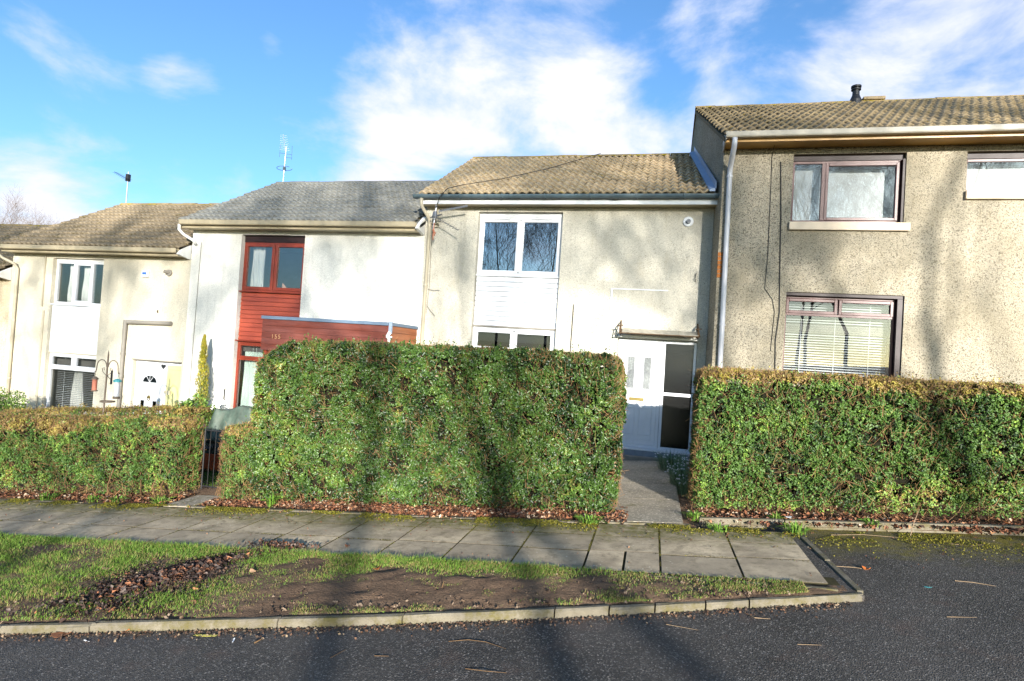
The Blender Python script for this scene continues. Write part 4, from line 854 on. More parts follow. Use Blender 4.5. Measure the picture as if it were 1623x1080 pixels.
# ------------------------------------------------------------------ aerials
def yagi(mb, o, d, upv, L, n, half, r=.005):
    o = Vector(o); d = Vector(d).normalized(); s = d.cross(Vector(upv)).normalized()
    mb.tube([o, o + d * L], r * 1.4, 6)
    for i in range(n):
        p = o + d * (L * (i + .5) / n); h = half * (1 - .35 * i / n); mb.tube([p - s * h, p + s * h], r * .7, 5)
    return s
a = thing('tv_aerial', (-10.80, 14.85, 6.42), 'tall tv aerial mast on the grey tiled roof ridge', 'aerial', 'rooftop aerials')
b = MB(); b.tube([(-10.80, 14.85, 6.30), (-10.78, 14.85, 7.48)], .015, 8); b.build('mast', 'alum', a)
b = MB(); yagi(b, (-10.79, 14.82, 7.34), (.22, -.5, .60), (0, 0, 1), .50, 9, .14, .004); b.build('antenna', 'pipe_white', a)
b = MB(); b.tube([(-10.98, 14.85, 7.55), (-10.98, 14.85, 7.18)], .005, 5); b.tube([(-10.58, 14.85, 7.50), (-10.57, 14.85, 7.08)], .005, 5); b.tube([(-10.98, 14.85, 7.3), (-10.58, 14.85, 7.24)], .005, 5); b.tube([(-10.78, 14.84, 7.16), (-10.56, 14.84, 7.14)], .005, 5); b.build('reflector', 'metal_grey', a)
b = MB(); b.tube([(-10.79 + .21 * math.cos(t), 14.85 + .2 * math.sin(t), 6.84 + .02 * math.cos(t)) for t in np.linspace(.3, 6.0, 26)], .007, 6); b.box(-10.82, -10.76, 14.82, 14.88, 6.79, 6.88); b.build('loop_antenna', 'metal_grey', a)
a = thing('tv_aerial', (-16.38, 14.85, 5.75), 'small tv aerial on the mossy ridge of the cream house', 'aerial', 'rooftop aerials')
b = MB(); b.tube([(-16.38, 14.85, 5.6), (-16.38, 14.85, 6.80)], .017, 8); b.build('mast', 'alum', a)
b = MB(); yagi(b, (-16.38, 14.9, 6.55), (.1, -.9, .12), (0, 0, 1), .6, 8, .14); b.box(-16.43, -16.33, 14.80, 14.9, 6.50, 6.72); b.build('antenna', 'black_metal', a)
a = thing('broken_aerial', (-4.66, 11.56, 4.75), 'broken aerial and bracket hanging at eaves corner above the downpipe', 'aerial')
b = MB(); b.box(-4.72, -4.62, YM - .04, YM - .003, 4.45, 4.88); b.tube([(-4.67, YM - .04, 4.80), (-4.62, 11.40, 4.70)], .016, 8); b.tube([(-4.67, YM - .04, 4.52), (-4.60, 11.42, 4.58)], .014, 8); b.tube([(-4.80, YM - .1, 4.54), (-4.58, YM - .1, 4.52)], .02, 8); b.build('bracket', 'pipe_cream', a)
b = MB(); b.tube([(-4.62, 11.38, 4.35), (-4.58, 11.38, 4.86)], .02, 8); b.lathe(-4.6, 11.38, [(.05, 4.58), (.06, 4.62), (.04, 4.72)], 10); b.tube([(-4.70, 11.4, 4.60), (-4.45, 11.38, 4.66)], .018, 8); b.build('mast', 'metal_grey', a)
b = MB(); yagi(b, (-4.58, 11.36, 4.60), (.52, -.06, -.27), (0, -.3, 1), .62, 9, .13, .006); b.build('antenna', 'metal_grey', a)
b = MB(); yagi(b, (-4.52, 11.36, 4.72), (.62, -.05, .10), (0, -1, .3), .66, 12, .04, .010); b.build('director_boom', 'alum', a)
b = MB(); b.tube([(-4.60, 11.37, 4.48), (-4.60, 11.36, 4.38), (-4.59, 11.355, 4.30), (-4.605, 11.36, 4.22), (-4.60, 11.36, 4.12)], [.010, .012, .020, .014, .008], 8); b.tube([(-4.62, 11.35, 4.33), (-4.55, 11.34, 4.26), (-4.57, 11.34, 4.20)], [.012, .018, .01], 6); b.build('frayed_tie', 'orange_rag', a)
b = MB(); b.tube([(-4.58, 11.36, 4.80), (-4.45, 11.20, 4.98), (-4.30, 11.22, 5.16), (-4.05, 11.5, 5.32), (-3.4, 12.2, 5.66), (-2.6, 13.1, 6.16), (-1.9, 14.1, 6.74), (-1.6, 14.75, 7.07)], .008, 6); b.build('aerial_lead', 'black_cable', a)

# ------------------------------------------------------------------ hedges
def hedge_surface(n, x0, x1, y0, y1, zt, rad, back=.15):
    """points and normals on a rounded, clipped box that follows the sloping ground"""
    Lx, Ly = x1 - x0, y1 - y0; H = zt(0.5 * (x0 + x1)) - g(.5 * (x0 + x1))
    A = np.array([Lx * H, Lx * Ly, Ly * H, Ly * H, Lx * H * back]); k = rng.choice(5, n, p=A / A.sum()); u = rng.random(n); v = rng.random(n)
    P = np.zeros((n, 3)); N = np.zeros((n, 3)); f = np.zeros((n, 3))
    f[:, 0] = np.where(k == 2, 0, np.where(k == 3, 1, u)); f[:, 1] = np.where(k == 0, 0, np.where(k == 4, 1, np.where(k == 1, v, u)))
    f[:, 2] = np.where(k == 1, 1, v)
    P[:, 0] = x0 + f[:, 0] * Lx; P[:, 1] = y0 + f[:, 1] * Ly
    gz = 0.09 * P[:, 0]; top = np.vectorize(zt)(P[:, 0]); P[:, 2] = gz + .04 + f[:, 2] * (top - gz - .04)
    c = np.stack([np.clip(P[:, 0], x0 + rad, x1 - rad), np.clip(P[:, 1], y0 + rad, y1 - rad), np.minimum(P[:, 2], top - rad)], 1)
    d = P - c; L = np.linalg.norm(d, axis=1, keepdims=True); N = unit(d + 1e-6); m = (L[:, 0] > rad); P[m] = c[m] + N[m] * rad
    return P, N, f
def hedge(label, x0, x1, y0, y1, zt, n, size, colf, rad=.16, lump=.10, group='garden hedges', matl='leaf', twigs=1500, seed=1, twigcol=(150, 116, 78), shoots=26):
    root = thing('hedge', ((x0 + x1) / 2, (y0 + y1) / 2, g((x0 + x1) / 2)), label, 'hedge', group)
    P, N, f = hedge_surface(n, x0, x1, y0, y1, zt, rad)
    nz = fbm(P, 3.2, seed, 3) - .5; n2 = fbm(P, 13.0, seed + 9, 2) - .5; n3 = np.clip(fbm(P, 21.0, seed + 13, 2) - .5, -1, 0)
    low = np.clip(1 - (P[:, 2] - 0.09 * P[:, 0]) / (.22 + .5 * np.clip(fbm(P * [1, 1, 0], 2.4, seed + 5, 2) - .35, 0, 1)), 0, 1)   # thin, ragged foot
    depth = np.abs(rng.normal(size=n)) * .035 + low * rng.random(n) * .16
    P = P + N * (nz * lump * 2 + n2 * .10 + n3 * .42 - depth)[:, None]
    holes = fbm(P, 7.0, seed + 21, 2); keep = (rng.random(n) < np.clip((holes - .30) * 7, .08, 1)) & (rng.random(n) > low * .85)
    P, N, depth, f = P[keep], N[keep], depth[keep], f[keep]
    Nn = unit(N * .62 + rng.normal(size=P.shape) * .60 + np.array([.08, -.12, .34])); s = size * rng.uniform(.65, 1.3, len(P))
    V, F = leaf_geo(P, Nn, s, .52, .3, .12); C = colf(P, depth)
    np_obj('foliage', V, F, matl, root, np.repeat(C, 4, 0))
    # dark core box, added so that light does not pass straight through
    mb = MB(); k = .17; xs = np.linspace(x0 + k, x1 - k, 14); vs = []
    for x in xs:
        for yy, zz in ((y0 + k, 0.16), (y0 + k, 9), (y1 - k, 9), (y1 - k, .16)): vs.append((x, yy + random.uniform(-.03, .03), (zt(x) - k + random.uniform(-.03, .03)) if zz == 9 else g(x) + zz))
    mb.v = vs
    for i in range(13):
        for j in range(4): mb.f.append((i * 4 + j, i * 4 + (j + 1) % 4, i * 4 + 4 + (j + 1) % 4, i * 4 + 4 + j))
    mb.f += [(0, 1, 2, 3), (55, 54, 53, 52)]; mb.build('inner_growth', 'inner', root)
    # twigs: stalks at the foot and fine shoots near the face
    T, TN, tf = hedge_surface(twigs, x0, x1, y0, y1, zt, rad); TN = unit(TN + rng.normal(size=TN.shape) * .7 + np.array([0, -.1, .7])); L = rng.uniform(.06, .20, len(T))[:, None]
    tz = (fbm(T, 3.2, seed, 3) - .5)[:, None] * lump * 2; B = T + (unit(T - np.array([(x0 + x1) / 2, (y0 + y1) / 2, 0])) * 0) - TN * L * .75 + tz * .5; E_ = T + TN * L * .25 + tz * .5
    side = unit(np.cross(TN, rng.normal(size=TN.shape))) * rng.uniform(.0015, .0032, (len(T), 1)); s2 = unit(np.cross(TN, side)) * np.linalg.norm(side, axis=1, keepdims=True)
    V = np.stack([B - side, B + side, B + s2, E_ - side * .5, E_ + side * .5, E_ + s2 * .5], 1).reshape(-1, 3); i = np.arange(len(T))[:, None] * 6
    F = np.concatenate([i + np.array([q]) for q in ((0, 1, 4, 3), (1, 2, 5, 4), (2, 0, 3, 5))], 0); tc = lin(twigcol)[None] * rng.uniform(.6, 1.4, (len(T), 1))
    np_obj('twigs', V, F, 'dry_leaf', root, np.repeat(tc, 6, 0))
    # stray shoots standing proud of the clipped top
    k = int(shoots * (x1 - x0)); bx = rng.uniform(x0 + .1, x1 - .1, k); by = rng.uniform(y0 + .03, y1 - .1, k); bz = np.vectorize(zt)(bx) - .03 + (fbm(np.stack([bx, by, bx * 0 + 1.5], 1), 3.2, seed, 3) - .5) * lump * 2
    dv = unit(rng.normal(size=(k, 3)) * .35 + np.array([[0, -.1, 1.0]])); ln = rng.uniform(.04, .15, k); f_ = np.tile(np.linspace(.2, 1, 7), k); Pb = np.repeat(np.stack([bx, by, bz], 1), 7, 0) + np.repeat(dv * ln[:, None], 7, 0) * f_[:, None] + rng.normal(size=(k * 7, 3)) * .008
    V, F = leaf_geo(Pb, unit(rng.normal(size=Pb.shape) + np.array([[0, -.5, .4]])), size * rng.uniform(.6, 1.1, len(Pb)), .5, .3, .1); tag(np_obj('shoots', V, F, matl, root, np.repeat(colf(Pb, f_ * 0), 4, 0)), kind='stuff')
    st = MB()
    for x in np.arange(x0 + .15, x1 - .1, .17):
        xx = x + random.uniform(-.05, .05); yy = (y0 + y1) / 2 - .1 + random.uniform(-.18, .1); st.tube([(xx, yy, g(xx) - .05), (xx + random.uniform(-.05, .05), yy + random.uniform(-.05, .05), g(xx) + .18), (xx + random.uniform(-.12, .12), yy - random.uniform(.0, .15), g(xx) + .45)], [.014, .011, .006], 6)
    st.build('stems', 'twig', root); return root
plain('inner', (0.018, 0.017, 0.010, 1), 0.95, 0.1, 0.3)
GOLD, GOLD2, BROWN, LG, MG, DG = lin((152, 140, 64)), lin((140, 120, 64)), lin((118, 96, 66)), lin((116, 142, 58)), lin((74, 102, 42)), lin((38, 60, 26))
def mixrow(*pairs):
    tot = sum(p[0] for p in pairs)[:, None] + 1e-9; return sum(p[0][:, None] * p[1][None] for p in pairs) / tot
def pick(weights, cols, bias=None):
    W = np.stack(weights, 1); W = W / W.sum(1, keepdims=True); r = rng.random((len(W), 1)) if bias is None else np.clip(bias[:, None] * .6 + rng.random((len(W), 1)) * .4, 0, .9999); k = (r > np.cumsum(W, 1)).sum(1).clip(0, len(cols) - 1)
    return np.array(cols)[k] * rng.uniform(.78, 1.22, (len(W), 1))
def col_main(P, dep):
    a = fbm(P, 1.5, 41, 3); b = fbm(P, 4.5, 42, 2); left = np.clip((-4.85 - P[:, 0]) / .6, 0, 1) * np.clip((P[:, 2] - .1) / .8, 0, 1)
    gold = np.clip((a - .56) * 4, 0, .8) * .4 + left * 1.3 + np.clip((b - .62) * 5, 0, .6)
    return pick([gold * .6, gold * .4, .9 * np.clip(a * 2 - .5, .1, 1), np.full(len(P), 1.15), .7 + 1.2 * np.clip(.55 - b, 0, 1), .08 + .3 * np.clip((b - .55) * 4, 0, 1)], [GOLD * .8, LG * .8, LG * .66, MG * .76, DG * .8, BROWN], np.clip((fbm(P, 6.5, 43, 3) - .5) * 2.2 + .5, 0, 1))
def col_clip(topf, strength, seed, x_end=None):
    def f(P, dep):
        t = np.clip((P[:, 2] - (np.vectorize(topf)(P[:, 0]) - .17 - .12 * (fbm(P, 2.2, seed) - .5) * 4)) / .2, 0, 1); a = fbm(P, 1.8, seed + 1, 3); b = fbm(P, 5, seed + 2, 2)
        gold = t * strength + np.clip((a - .52) * 3, 0, .7) * .7
        return pick([gold, gold * .8, gold * .5, .7 * np.clip(a * 2 - .4, .1, 1), np.full(len(P), .9), .45 + np.clip(.5 - b, 0, 1)], [GOLD, GOLD2, BROWN * 1.2, LG, MG, DG], np.clip((fbm(P, 6.5, seed + 3, 3) - .5) * 2.2 + .5, 0, 1))
    return f
zt_main = lambda x: 1.93 + .012 * (x + .4) - .06 * max(0, (-4.4 - x)) - .45 * max(0, -5.12 - x)
hedge('tall dark green hedge filling the middle, between the narrow gate and the white door', -5.60, -.36, 7.28, 8.25, zt_main, 260000, .037, col_main, rad=.15, lump=.07, matl='leaf_gloss', twigs=9000, seed=1)
zt_r = lambda x: 1.83 + .008 * x
hedge('long clipped hedge with golden top at the right, under the pebbledashed house', .56, 6.2, 7.62, 8.55, zt_r, 200000, .033, col_clip(zt_r, 2.2, 60), rad=.14, lump=.05, twigs=9000, seed=2)
zt_l = lambda x: 1.04 + .072 * x
hedge('low clipped golden green hedge at the left edge, left of the iron gate', -11.2, -6.78, 7.30, 7.92, zt_l, 90000, .034, col_clip(zt_l, 2.2, 70), rad=.16, lump=.06, twigs=5000, seed=3)
zt_s = lambda x: .57 + .03 * (x + 5.8)
hedge('short narrow hedge stub between the iron gate and tall hedge', -6.03, -5.48, 7.22, 7.95, zt_s, 26000, .034, col_clip(zt_s, 1.6, 80), rad=.16, lump=.06, twigs=1500, seed=4)
zt_b = lambda x: .40 + .10 * (x + 9.0)
hedge('golden topped hedge farther back in the left garden behind the front hedge', -13.6, -8.62, 9.3, 10.2, zt_b, 42000, .036, col_clip(zt_b, 3.2, 90), rad=.16, lump=.08, twigs=2500, seed=5)
def bush(label, c, r, n, size, cols, seed, name='shrub', cat='shrub', stem=.02):
    root = thing(name, (c[0], c[1], g(c[0])), label, cat); N = unit(rng.normal(size=(n, 3))); N[:, 2] = np.abs(N[:, 2]) * 1.0 - .35 * rng.random(n); N = unit(N)
    rr = np.array(r)[None] * (rng.random((n, 1)) ** .4); nzv = (fbm(N, 2.2, seed, 2) - .5)[:, None]
    P = np.array(c)[None] + N * rr * (1 + nzv * .9); C = pick([np.full(n, w) for w, _ in cols], [q for _, q in cols])
    V, F = leaf_geo(P, unit(N * .5 + rng.normal(size=(n, 3)) * .6 + np.array([0, -.2, .4])), size * rng.uniform(.7, 1.3, n), .55, .3, .15); np_obj('foliage', V, F, 'leaf', root, np.repeat(C, 4, 0))
    mb = MB()
    for k in range(7): t = k * .9; mb.tube([(c[0], c[1], g(c[0]) - .05), (c[0] + r[0] * .25 * math.cos(t), c[1] + r[1] * .25 * math.sin(t), c[2] - r[2] * .3), (c[0] + r[0] * .7 * math.cos(t), c[1] + r[1] * .7 * math.sin(t), c[2] + r[2] * .4)], [stem, stem * .7, stem * .3], 6)
    mb.build('stems', 'twig', root); return root
bush('bright green rounded bush at the left edge against the cream wall', (-14.75, 10.5, -.45), (.62, .5, .72), 9000, .045, [(1, LG), (1, MG * 1.2), (.3, DG)], 5)
bush('glossy green leafy shrub beside the golden hedge below the slim conifer', (-9.0, 10.05, .12), (.42, .4, .42), 3800, .06, [(1, MG * 1.25), (.8, LG), (.5, DG)], 6)
# slim golden conifer against the white wall
cy = thing('conifer', (-9.93, 11.28, g(-9.93)), 'slim golden green conifer standing against the white wall', 'tree'); n = 8000
h = rng.random(n); zz = .22 + h * 1.62; prof = np.interp(h, [0, .1, .3, .6, .85, 1.0], [.10, .16, .15, .09, .065, .015]); an = rng.random(n) * 2 * np.pi; rr = prof * np.sqrt(rng.random(n)) * (1 + (fbm(np.stack([np.cos(an), np.sin(an), zz * 3], 1), 2.5, 8, 2) - .5) * 1.1)
P = np.stack([-9.93 + rr * np.cos(an) + .02 * np.sin(zz * 3), 11.28 + rr * np.sin(an), zz - .0], 1); Nn = unit(np.stack([np.cos(an), np.sin(an), np.full(n, .3)], 1) + rng.normal(size=(n, 3)) * .5)
V, F = leaf_geo(P, Nn, rng.uniform(.03, .065, n), .22, .3, 0, np.tile(np.array([[0, 0, 1.4]]), (n, 1)) + np.stack([np.cos(an), np.sin(an), an * 0], 1) * .5)
C = pick([.9 * h + .15, np.full(n, .8), .5 * (1 - h) + .15, np.full(n, .12)], [lin((176, 158, 40)), lin((138, 138, 44)), lin((82, 98, 36)), BROWN]); np_obj('crown', V, F, 'leaf', cy, np.repeat(C, 4, 0))
b = MB(); b.tube([(-9.93, 11.28, g(-9.93) - .1), (-9.93, 11.28, .3), (-9.92, 11.28, 1.2)], [.022, .018, .006], 8); b.build('trunk', 'bark', cy)

# ------------------------------------------------------------------ gate, garden things
gt = thing('garden_gate', (-6.40, 7.72, g(-6.4)), 'thin black iron gate between the two low hedges', 'gate'); gz = g(-6.4)
b = MB(); b.tube([(-6.66, 7.72, gz + .05), (-6.66, 7.72, gz + .98)], .012, 8); b.tube([(-6.17, 7.72, gz + .05), (-6.17, 7.72, gz + .98)], .012, 8); b.tube([(-6.66, 7.72, gz + .96), (-6.17, 7.72, gz + .96)], .010, 8); b.tube([(-6.66, 7.72, gz + .10), (-6.17, 7.72, gz + .10)], .010, 8); b.build('gate_frame', 'black_metal', gt)
for k in range(4): b = MB(); x = -6.56 + k * .097; b.tube([(x, 7.72, gz + .10), (x, 7.72, gz + .96)], .006, 6); b.build('bar', 'black_metal', gt)
tp = thing('covered_barbecue', (-8.05, 10.3, g(-8.05)), 'dark green tarpaulin draped over garden furniture below the patio door', 'tarpaulin'); gx = g(-8.05)
nx, ny = 64, 40; vs = []; tri = lambda t: abs((t / math.pi) % 2 - 1); 
for j in range(ny):
    for i in range(nx):
        u, v = i / (nx - 1) * 2 - 1, j / (ny - 1) * 2 - 1; edge = max(abs(u), abs(v)); z = 1.08 + .05 * math.sin(3 * u) - .04 * v
        k = max(0, (edge - .62) / .38); z -= .70 * k ** 1.1 ; ox = .62 * u * (1 - .10 * k) + .03 * math.sin(11 * v) * k; oy = .48 * v * (1 - .06 * k) + .03 * math.sin(13 * u) * k
        z += .06 * tri(6 * u + 3 * v) + .05 * tri(15 * u + 4 * v) * (.25 + k) + .03 * tri(21 * v + 8 * u); vs.append((-8.02 + ox, 10.3 + oy, gx + z))
b = MB(); b.v = vs; b.f = [(j * nx + i, j * nx + i + 1, (j + 1) * nx + i + 1, (j + 1) * nx + i) for j in range(ny - 1) for i in range(nx - 1)]; o = b.build('tarpaulin_sheet', 'tarp', tp, smooth=True); o.modifiers.new('t', 'SOLIDIFY').thickness = .004
b = MB(); 
for xx, yy in ((-8.5, 9.98), (-7.55, 9.98), (-8.5, 10.6), (-7.55, 10.6)): b.box(xx - .03, xx + .03, yy - .03, yy + .03, gx - .05, gx + .80)
b.box(-8.52, -7.52, 9.96, 10.62, gx + .80, gx + .86); b.build('frame', 'grey_stone', tp)
pl = thing('planter', (-8.15, 9.62, g(-8.15)), 'orange wooden planter box on grass seen through the iron gate', 'planter'); gx = g(-8.15)
for k, (z0, z1) in enumerate(((.06, .20), (.205, .34))): b = MB(); b.box(-8.55, -7.72, 9.45, 9.475, gx + z0, gx + z1); b.box(-8.55, -7.72, 9.80, 9.825, gx + z0, gx + z1); b.box(-8.55, -8.525, 9.476, 9.799, gx + z0, gx + z1); b.box(-7.745, -7.72, 9.476, 9.799, gx + z0, gx + z1); b.build('plank', 'terracotta', pl, bevel=.004)
b = MB(); b.box(-8.52, -7.75, 9.48, 9.795, gx + .02, gx + .30); b.build('compost', 'soil', pl)
n = 700; P = np.stack([rng.uniform(-8.5, -7.8, n), rng.uniform(9.46, 9.8, n), gx + .30 + np.abs(rng.normal(size=n)) * .08], 1); V, F = leaf_geo(P, unit(rng.normal(size=(n, 3)) + np.array([0, -.3, .8])), rng.uniform(.03, .07, n), .6); C = pick([np.ones(n), np.ones(n), .6 * np.ones(n)], [lin((70, 62, 60)), DG, lin((110, 100, 90))]); tag(np_obj('plants', V, F, 'leaf', pl, np.repeat(C, 4, 0)), kind='stuff')
b = MB(); b.box(-8.5, -7.95, 9.9, 10.0, gx + .35, gx + .62); b.v = [(x, y + .1 * (z - gx - .35), z) for x, y, z in b.v]; st = b.build('stone_trough', 'grey_stone', None, bevel=.03, loc=(-8.22, 9.95, gx + .35)); tag(st, 'grey stone trough behind the orange planter box', 'trough')
b = MB(); b.box(-8.46, -8.0, 9.91, 9.99, gx - .06, gx + .345); o = b.build('trough_stand', 'grey_stone', st)
# bird feeding pole with its feeders
FX, FY = -10.08, 9.0; fz = g(FX)
fp = thing('feeder_pole', (FX, FY, fz), 'brown metal bird feeding pole with two curled arms behind the left hedge', 'pole')
b = MB(); b.tube([(FX, FY, fz), (FX + .01, FY, fz + 1.3), (FX + .02, FY, 1.32 + .02)], .015, 8); b.lathe(FX + .02, FY, [(.016, 1.33), (.002, 1.44)], 8); b.build('shaft', 'pole_brown', fp)
for s, zz_ in ((-1, 1.12), (1, 1.12)):
    b = MB(); pts = [(FX + .02 + s * (.02 + .115 * (1 - math.cos(t))), FY, zz_ + .13 * math.sin(t)) for t in np.linspace(0, math.pi, 12)]; pts += [(FX + .02 + s * .255, FY, zz_ - .06), (FX + .02 + s * .27, FY, zz_ - .12), (FX + .02 + s * .295, FY, zz_ - .10)]; b.tube(pts, .009, 6)
    b.tube([(FX + .02, FY, zz_ - .18), (FX + .02 + s * .10, FY, zz_ - .10), (FX + .02 + s * .12, FY, zz_ - .04), (FX + .02 + s * .08, FY, zz_ - .02), (FX + .02 + s * .07, FY, zz_ - .07)], .006, 6); b.build('arm', 'pole_brown', fp)
b = MB(); b.tube([(FX + .03, FY - .01, .96), (FX + .15, FY - .02, .88)], .007, 6); b.box(FX + .14, FX + .165, FY - .03, FY - .005, .80, 1.06); b.build('side_hook', 'black_metal', fp)
b = MB(); b.lathe(FX + .15, FY - .06, [(.10, .46), (.125, .465), (.125, .49), (.115, .49), (.11, .475), (.01, .475)], 16); b.tube([(FX + .02, FY, .50), (FX + .06, FY - .03, .475)], .008, 6); b.build('tray', 'pole_brown', fp)
f1 = thing('bird_feeder', (FX - .25, FY, .62), 'hanging tube feeder with pink seed on the left arm of the pole', 'bird feeder', 'hanging bird feeders')
b = MB(); b.lathe(FX - .25, FY, [(.042, .66), (.042, .86)], 14); b.build('seed_tube', 'seed_red', f1)
b = MB(); b.lathe(FX - .25, FY, [(.06, .865), (.055, .885), (.015, .92)], 14); b.lathe(FX - .25, FY, [(.055, .635), (.06, .655), (.045, .66)], 14); b.tube([(FX - .25, FY, .92), (FX - .245, FY, 1.02)], .004, 5); b.build('cap', 'pole_brown', f1)
f2 = thing('bird_feeder', (FX + .28, FY, .55), 'hanging clear feeder with a teal lid on the right arm of the pole', 'bird feeder', 'hanging bird feeders')
b = MB(); b.lathe(FX + .28, FY, [(.046, .58), (.046, .85)], 14); b.build('seed_tube', 'pipe_white', f2)
b = MB(); b.lathe(FX + .28, FY, [(.07, .852), (.07, .885), (.03, .91)], 14); b.tube([(FX + .28, FY, .90), (FX + .285, FY, 1.02)], .004, 5); b.build('lid', 'teal', f2)
b = MB(); b.lathe(FX + .28, FY, [(.06, .535), (.06, .576)], 14); b.build('base', 'pole_brown', f2)

# ------------------------------------------------------------------ tufts, flowers and weeds
def tuft(label, x, y, n, L, w, cols, flowers=0, name='snowdrop_clump', cat='flowers', group='snowdrops beside the path', spread=.12, lean=.6):
    z = g(x) - .01; root = thing(name, (x, y, z), label, cat, group); an = rng.random(n) * 2 * np.pi; r0 = np.sqrt(rng.random(n)) * spread
    B = np.stack([x + r0 * np.cos(an), y + r0 * np.sin(an), np.full(n, z)], 1); ln = L * rng.uniform(.55, 1.15, n)[:, None]; out = np.stack([np.cos(an), np.sin(an), np.zeros(n)], 1) + rng.normal(size=(n, 3)) * .3; out[:, 2] = 0; le = (rng.random((n, 1)) * lean)
    up_ = np.array([[0, 0, 1.0]]); mid_ = B + ln * .55 * (up_ + out * le * .5); tip = B + ln * (up_ * (1 - le * .55) + out * le * 1.2); sd = unit(np.cross(out + up_ * .01, up_ + out * .3 + rng.normal(size=(n, 3)) * .4)) * w
    V = np.stack([B - sd * .6, B + sd * .6, mid_ + sd, mid_ - sd, tip], 1).reshape(-1, 3); i = np.arange(n)[:, None] * 5
    F = np.concatenate([i + np.array([[0, 1, 2]]), i + np.array([[0, 2, 3]]), i + np.array([[3, 2, 4]])], 0); C = pick([np.full(n, q) for q, _ in cols], [c for _, c in cols]); np_obj('leaves', V, F, 'grass', root, np.repeat(C, 5, 0))
    if flowers:
        fb = MB()
        for k in range(flowers):
            a_, rr_ = random.uniform(0, 6.28), spread * 1.5 * math.sqrt(random.random()); fx, fy, fz2 = x + rr_ * math.cos(a_), y + rr_ * math.sin(a_), z + L * random.uniform(.6, .95)
            for q in range(3): t = q * 2.094 + a_; fb.add([(fx, fy, fz2), (fx + .013 * math.cos(t - .6), fy + .013 * math.sin(t - .6), fz2 - .012), (fx + .020 * math.cos(t), fy + .020 * math.sin(t), fz2 - .028), (fx + .013 * math.cos(t + .6), fy + .013 * math.sin(t + .6), fz2 - .012)], [(0, 1, 2, 3)])
        tag(fb.build('petals', 'paper', root), kind='stuff')
    return root
SG = [(1, lin((90, 120, 86))), (1, lin((116, 142, 112))), (.6, lin((60, 86, 54)))]
tuft('large snowdrop clump nearest the white door step', .42, 10.55, 420, .34, .005, SG, 34, spread=.24)
tuft('snowdrop clump at the hedge side below the side light', .66, 10.2, 260, .30, .005, SG, 22, spread=.16)
tuft('snowdrop clump halfway along the path', .56, 9.35, 420, .32, .005, SG, 40, spread=.22)
tuft('snowdrop clump nearest the pavement beside the path', .60, 8.60, 320, .28, .005, SG, 22, spread=.18)
WG = [(1, lin((104, 140, 50))), (1, lin((84, 118, 44))), (.4, lin((130, 150, 70)))]
for i, (x, y, n, L, sp, lab) in enumerate(((-5.02, 7.16, 60, .22, .05, 'strappy bulb leaves sprouting at the left foot of the tall hedge'), (-8.85, 7.10, 90, .12, .12, 'bright green weed at the foot of the left hedge'), (-7.95, 7.08, 70, .10, .10, 'flat weed below the middle of the left hedge'), (-7.55, 7.10, 60, .10, .09, 'weed at foot of the left hedge, second from the gate'),
      (-6.85, 7.14, 90, .11, .11, 'weed by the gate at the left hedge foot'), (-.62, 6.98, 130, .10, .13, 'grassy weed on pavement by the right end of the tall hedge'), (1.60, 6.92, 110, .12, .11, 'grassy weed where the slab edging meets the asphalt'), (.80, 6.86, 90, .09, .10, 'grass tuft in the slab joint below the right hedge'), (1.48, 7.36, 50, .12, .05, 'small weed on the pale edging under the right hedge'), (.58, 7.32, 80, .11, .10, 'grass tuft at path mouth by the right hedge'), (2.45, 7.30, 60, .10, .07, 'weed on edging farther right under hedge'), (-.52, 7.5, 70, .12, .08, 'weed at the right foot of the tall hedge by path'))):
    tuft(lab, x, y, n, L, .006, WG, 0, 'weed', 'weed', 'weeds along the pavement', sp, 1.0)

# ------------------------------------------------------------------ leaf litter, leaf pile, moss, grass
def litter(name, P, size, cols, label, cat, mat='dry_leaf', flat=.75, asp=.62):
    n = len(P); N = unit(rng.normal(size=(n, 3)) * (1 - flat) + np.array([[0, 0, 1.0]]) * flat + np.array([[0, -.15, 0]])); V, F = leaf_geo(P, N, size, asp, .45, .25); C = pick([np.full(n, q) for q, _ in cols], [c for _, c in cols])
    return tag(np_obj(name, V, F, mat, None, np.repeat(C, 4, 0)), label, cat, kind='stuff')
DRY = [(1.0, lin((126, 80, 54))), (.9, lin((98, 64, 46))), (.6, lin((152, 112, 80))), (.8, lin((66, 48, 38))), (.25, lin((176, 156, 132)))]
n = 14000; x = np.concatenate([rng.uniform(-12.5, -6.7, 3200), rng.uniform(-6.1, -.2, 6600), rng.uniform(.5, 6.2, 4200)]); y = np.where(x > .5, 7.30, 7.03) + np.abs(rng.normal(size=n)) * .26 + rng.random(n) * .16 - np.where(x > .5, .12, .02)
y = y + (vnoise(np.stack([x, x * 0, x * 0], 1), 2.0, 4) - .6) * .22
litter('leaf_litter', np.stack([x, y, .09 * x - .005 + rng.random(n) * .03], 1), rng.uniform(.015, .065, n) , DRY, 'brown dead leaves gathered along the foot of the hedges', 'dead leaves')
n = 2200; x = rng.uniform(-9, 4.2, n); y = np.where(x < 1.6, rng.uniform(5.4, 7.1, n), rng.uniform(5.0, 7.3, n)); kp = rng.random(n) < np.clip((y - 6.0) / 1.1, .06, 1); x, y = x[kp], y[kp]
litter('scattered_leaves', np.stack([x, y, .09 * x + .008 - np.where(x > 1.7, .058, 0)], 1), rng.uniform(.008, .03, len(x)), DRY, 'small leaf fragments scattered over the slabs and asphalt', 'leaf fragments')
n = 3600; t = rng.normal(size=(n, 2)); u = t[:, 0] * .38 - .06; v = t[:, 1] * (.27 - .14 * np.clip(u / .6, -1, 1)); ang = R(66)
